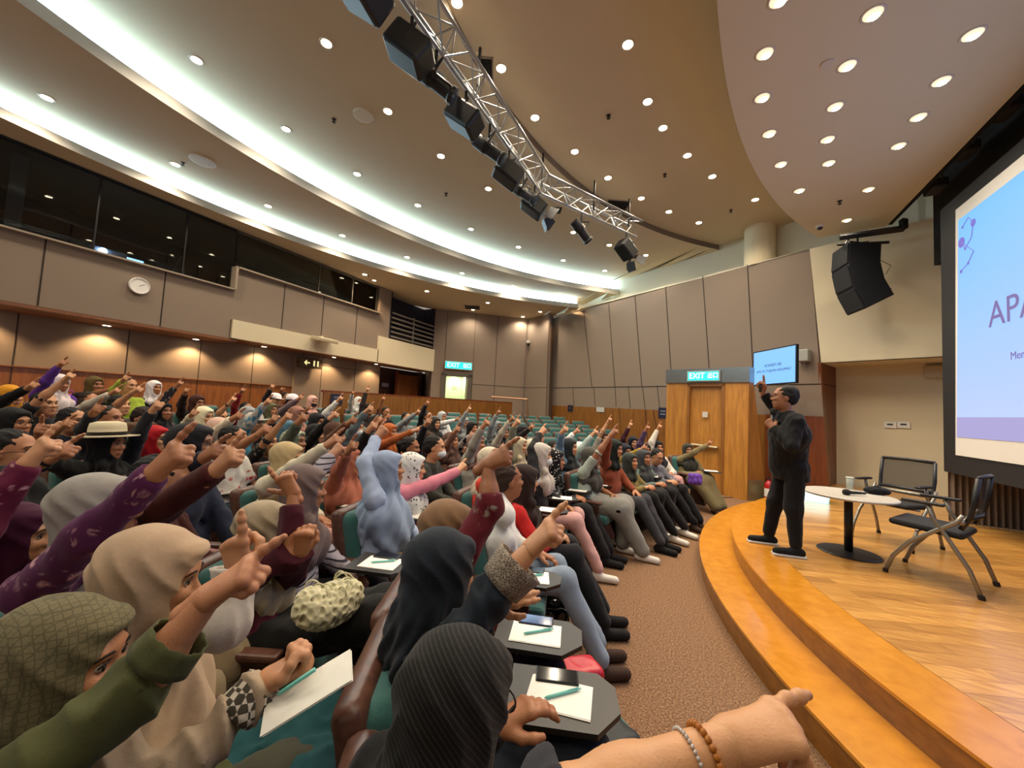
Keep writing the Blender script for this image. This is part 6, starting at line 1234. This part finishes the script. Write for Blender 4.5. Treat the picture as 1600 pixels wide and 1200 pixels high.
# ------------------------------------------------------------------ writing tablets, papers, pens, phones
TAB = mat('tablet_laminate', '26221f', .4)
def near_seat(x, y): return min(SEATS, key=lambda s: (s[0]-x)**2+(s[1]-y)**2)
def tablet(px, py, rz, lab, wx=.34, wy=.24, z=None, stuff='paper pen', i=0):
    p = atz(px, py, .70 if z is None else z); sx_, sy_, so = near_seat(p[0]-.3, p[1]); zt = p[2]
    mb = MB(); hx, hy = wx/2, wy/2; poly = [(-hx, -hy), (hx*.55, -hy), (hx, -hy*.3), (hx, hy*.55), (hx*.7, hy), (-hx, hy)]; c_, s_ = math.cos(rz), math.sin(rz)
    poly = [(p[0]+a*c_-b*s_, p[1]+a*s_+b*c_) for a, b in poly]; mb.prism(poly, zt-.018, zt); 
    base_ = np.array([p[0]-.1*c_, p[1]-.1*s_]); mb.tube([(*base_, zt-.02), (*base_, zt-.1), (sx_+.25*0+(base_[0]-sx_)*.6, sy_+(base_[1]-sy_)*.6, .5)], .014, 6)
    o = mb.build('writing_tablet', TAB, so); so_m = Matrix.Translation(so.location) @ Matrix.Rotation(so.rotation_euler[2], 4, 'Z'); o.matrix_parent_inverse = so_m.inverted()
    R = rot_z(rz)
    if 'paper' in stuff:
        m_ = MB(); m_.box((0, 0, .0015), (.21, .15, .002)); m_.box((.003, .003, .0035), (.205, .148, .001)); q = m_.build('paper_sheet', PAPER, loc=None); q.location = (p[0]-.01, p[1]-.01, zt+.0005); q.rotation_euler = (0, 0, rz+.15*((i % 3)-1)); q['label'] = 'white paper sheets on the writing tablet '+lab; q['category'] = 'paper'
    if 'pen' in stuff:
        q = empty('pen', (p[0]+.0, p[1]-.0, zt+.011), 'mint green pen lying on the paper '+lab, 'pen', rz=rz+.5); m_ = MB(); m_.tube([(-.07, 0, 0), (-.06, 0, 0), (.055, 0, 0)], [.002, .005, .0052], 8); m_.build('barrel', PENM, q, smooth=True); m_ = MB(); m_.tube([(.055, 0, 0), (.068, 0, 0)], .0035, 8); m_.box((.04, 0, .006), (.04, .002, .002)); m_.build('clip', mat('pen_clip', 'a8d8d0', .4), q)
    if 'phone' in stuff:
        d = R@A3(-.02, .085, 0); q = empty('phone', (p[0]+d[0], p[1]+d[1], zt+.006), 'dark smartphone lying beside the paper '+lab, 'phone', rz=rz); m_ = MB(); m_.rbox((0, 0, 0), (.15, .075, .01), .004); m_.build('case', mat('phone_case', '15151a' if 'blue' not in stuff else '1b2440', .3), q); m_ = MB(); m_.box((0, 0, .0055), (.14, .066, .001)); m_.build('display', mat('phone_glass', '0b0d14' if 'blue' not in stuff else '26336e', .1), q)
tablet(880, 1088, .35, 'in front of the black ribbed headscarf', .36, .27, stuff='paper pen phone')
tablet(842, 990, .3, 'beside the lace-cuffed navy sleeve', .36, .25, stuff='paper pen phone blue', i=1)
tablet(832, 902, .25, 'next to the black patent bag', .32, .22, stuff='paper pen phone', i=2)
tablet(600, 880, .3, 'by the navy striped top', .36, .24, z=.74, stuff='paper pen phone', i=1)
for k, (x, y, lb, zz) in enumerate(((848, 826, 'right of the pointing finger in the middle', .7), (862, 797, 'under the red shirt sleeve', .7), (880, 778, 'in front of the black dotted dress', .7), (905, 766, 'above the pink trousers', .7), (938, 757, 'above the jeans knees', .7), (973, 741, 'above the grey trousers', .72), (1018, 744, 'above the black backpack', .7), (1112, 736, 'at the far aisle end', .7), (560, 790, 'left of the blue striped shirt', .74), (350, 768, 'below the white printed tee', .78), (655, 806, 'above the lilac backpack', .74))):
    tablet(x, y, .2, lb, .3, .2, z=zz, stuff='paper', i=k)
# paper and pen in the hand of the beige headscarf person
c = atd(482, 1078, .90); xd_ = unit(atd(540, 1040, .93)-atd(425, 1110, .88)); R = frame(xd_, unit(atd(500, 1100, .86)-atd(460, 1050, .95))); mb = MB(); mb.box((0, 0, 0), (.2, .085, .002), R=R); mb.box(tuple(R@A3(.003, .002, .003)), (.198, .083, .001), R=R)
q = mb.build('paper_sheet', PAPER); q.location = c; q['label'] = 'folded white paper held by the person in the beige headscarf'; q['category'] = 'paper'
a_, b_ = atd(433, 1086, .885), atd(492, 1046, .90); q = empty('pen', tuple(a_), 'mint green pen held by the person in the beige headscarf', 'pen'); mb = MB(); mb.tube([(0, 0, 0), tuple((b_-a_)*.1), tuple(b_-a_)], [.002, .0052, .005], 8); mb.build('barrel', PENM, q, smooth=True)
# tipped-up empty seat, black panel beside it
pz = atd(470, 1010, 1.35)
# ------------------------------------------------------------------ bags
def bag(loc, size, rz, m, lab, strap=True, cat='bag', name='backpack', extra=None, h=.011, fold=.008):
    s = Sdf(.04); a, b, c = size; s.p.append((lambda P: _rb(P, A3(0, 0, c/2), (a/2-.04, b/2-.04, c/2-.05), .04, np.eye(3)), None)); s.p.append((lambda P: d_ell(P, A3(a*.35, 0, c*.35).astype(P.dtype), (a*.35, b*.36, c*.26)), .03)); s.pts += [A3(-a/2-.02, -b/2-.02, -.0), A3(a*.75, b/2+.02, c+.03)]
    s.fold = folds(fold, .12, int(abs(loc[0])*100)+3, .6); s.minus(lambda P: P[..., 2]-.002, .004); V, F = s.mesh(h)
    q = empty(name, loc, lab, cat, rz=rz); mb = MB(); mb.add(V, F.tolist()); mb.build('body', m, q, smooth=True)
    if strap:
        mb = MB(); mb.tube([(-.02, -.05, c-.01), (-.02, -.03, c+.05), (-.02, .03, c+.05), (-.02, .05, c-.01)], .009, 6); mb.build('handle', m, q, smooth=True)
        for y in (-1, 1): mb = MB(); mb.tube([(-a/2, y*b*.25, c*.9), (-a/2-.06, y*b*.28, c*.6), (-a/2-.05, y*b*.28, c*.25), (-a/2, y*b*.3, .08)], .013, 6); mb.build('strap', m, q, smooth=True)
    return q
q = bag(tuple(atz(1012, 806, 0)), (.26, .34, .5), -1.3, mat('bag_black_nylon', '0f0f11', .5), 'black backpack with a round white tag standing on the carpet at the front row'); mb = MB(); mb.lathe([(.05, 0), (.05, .006), (0, .008)], (.19, .06, .3), 18, R=np.array([[0, 0, 1], [0, 1, 0], [-1, 0, 0]])); mb.build('tag', mat('tag_white', 'd8d8d2', .6), q)
q = bag(tuple(atz(902, 893, 0)), (.18, .3, .34), -1.2, mat('bag_navy', '161d33', .6), 'navy tote bag with a small white patch on the carpet', True, name='tote_bag'); mb = MB(); mb.box((.125, 0, .22), (.01, .05, .06)); mb.build('patch', mat('tag_white', 'd8d8d2', .6), q)
bag((-.98, 2.62, 0), (.26, .34, .32), -.9, mat('bag_patent', '0c0c0d', .12), 'shiny black patent handbag below the third writing tablet', False, name='handbag')
bag((-.52, 1.95, 0), (.16, .22, .42), -.8, mat('bag_red', 'b8182e', .35), 'bright red tote bag by the second writing tablet', False, name='tote_bag', fold=.004)
q = bag((-.36, 1.45, 0), (.26, .36, .52), -.6, mat('bag_slate', '161c22', .6), 'dark slate backpack with teal trim at the bottom centre'); mb = MB(); mb.tube([(.0, .15, .5), (.1, .2, .44), (.15, .19, .3), (.12, .16, .2)], .014, 6); mb.build('trim', mat('trim_teal', '3a7672', .6), q)
bag(tuple(atd(640, 905, 1.95)[:2])+(.32,), (.2, .3, .42), -.6, cloth('9c8d96'), 'pale lilac backpack behind the navy headscarf')
p = atd(1086, 738, 6.5); bag((p[0], p[1], .5), (.15, .2, .2), -1, cloth('5f3a96'), 'crumpled purple cloth bag on the lap at the far aisle end', False, name='cloth_bag', fold=.015)
p = atd(108, 622, 6.0); bag((p[0], p[1], 1.15), (.2, .45, .35), .2, cloth('9a4a9e'), 'purple and pink backpack standing on a rear seat at the left', True)
p = atd(204, 668, 3.9); bag((p[0], p[1], 1.0), (.2, .4, .3), .3, cloth('4a2f1c'), 'brown satin bundle on a seat behind the white sun hat', False, name='cloth_bag')
p = atd(430, 745, 2.6); 
q = empty('ruffled_bag', tuple(atd(516, 932, 1.5)), 'off-white ruffled bag with loops of cord on the lap of the maroon shirt person', 'bag'); CRB = cloth('c6c2a2')
s = Sdf(.03); s.ell((0, 0, -.03), (.1, .13, .07)); s.ell((.03, .05, 0), (.06, .06, .05)); s.ell((-.02, -.07, 0), (.06, .05, .05)); s.fold = folds(.014, .05, 9, 1); V, F = s.mesh(.006); mb = MB(); mb.add(V, F.tolist()); mb.build('body', CRB, q, smooth=True)
for k in range(9):
    r_ = np.random.default_rng(k); mb = MB(); c = r_.uniform(-.07, .07, 3); c[2] = .03; rr = r_.uniform(.02, .04); ax = unit(r_.normal(size=3)); X = frame(ax, (0, 0, 1)); mb.tube([tuple(c+rr*(X[:, 0]*math.cos(t)+X[:, 1]*math.sin(t))) for t in np.linspace(0, 5.6, 12)], .0035, 5); mb.build('cord', CRB, q, smooth=True)
mb = MB(); bp_ = atz(520, 1092, 0); q = empty('water_bottle', (bp_[0], bp_[1], 0), 'clear plastic bottle with a blue cap on the floor under the empty seat', 'bottle'); mb.lathe([(0, 0), (.032, 0), (.033, .14), (.014, .19), (.014, .2)], n=16); mb.build('body', GLASS, q, smooth=True); mb = MB(); mb.lathe([(.016, .2), (.016, .225), (0, .225)], n=16); mb.build('cap', mat('blue_cap', '2f4fb0', .4), q)
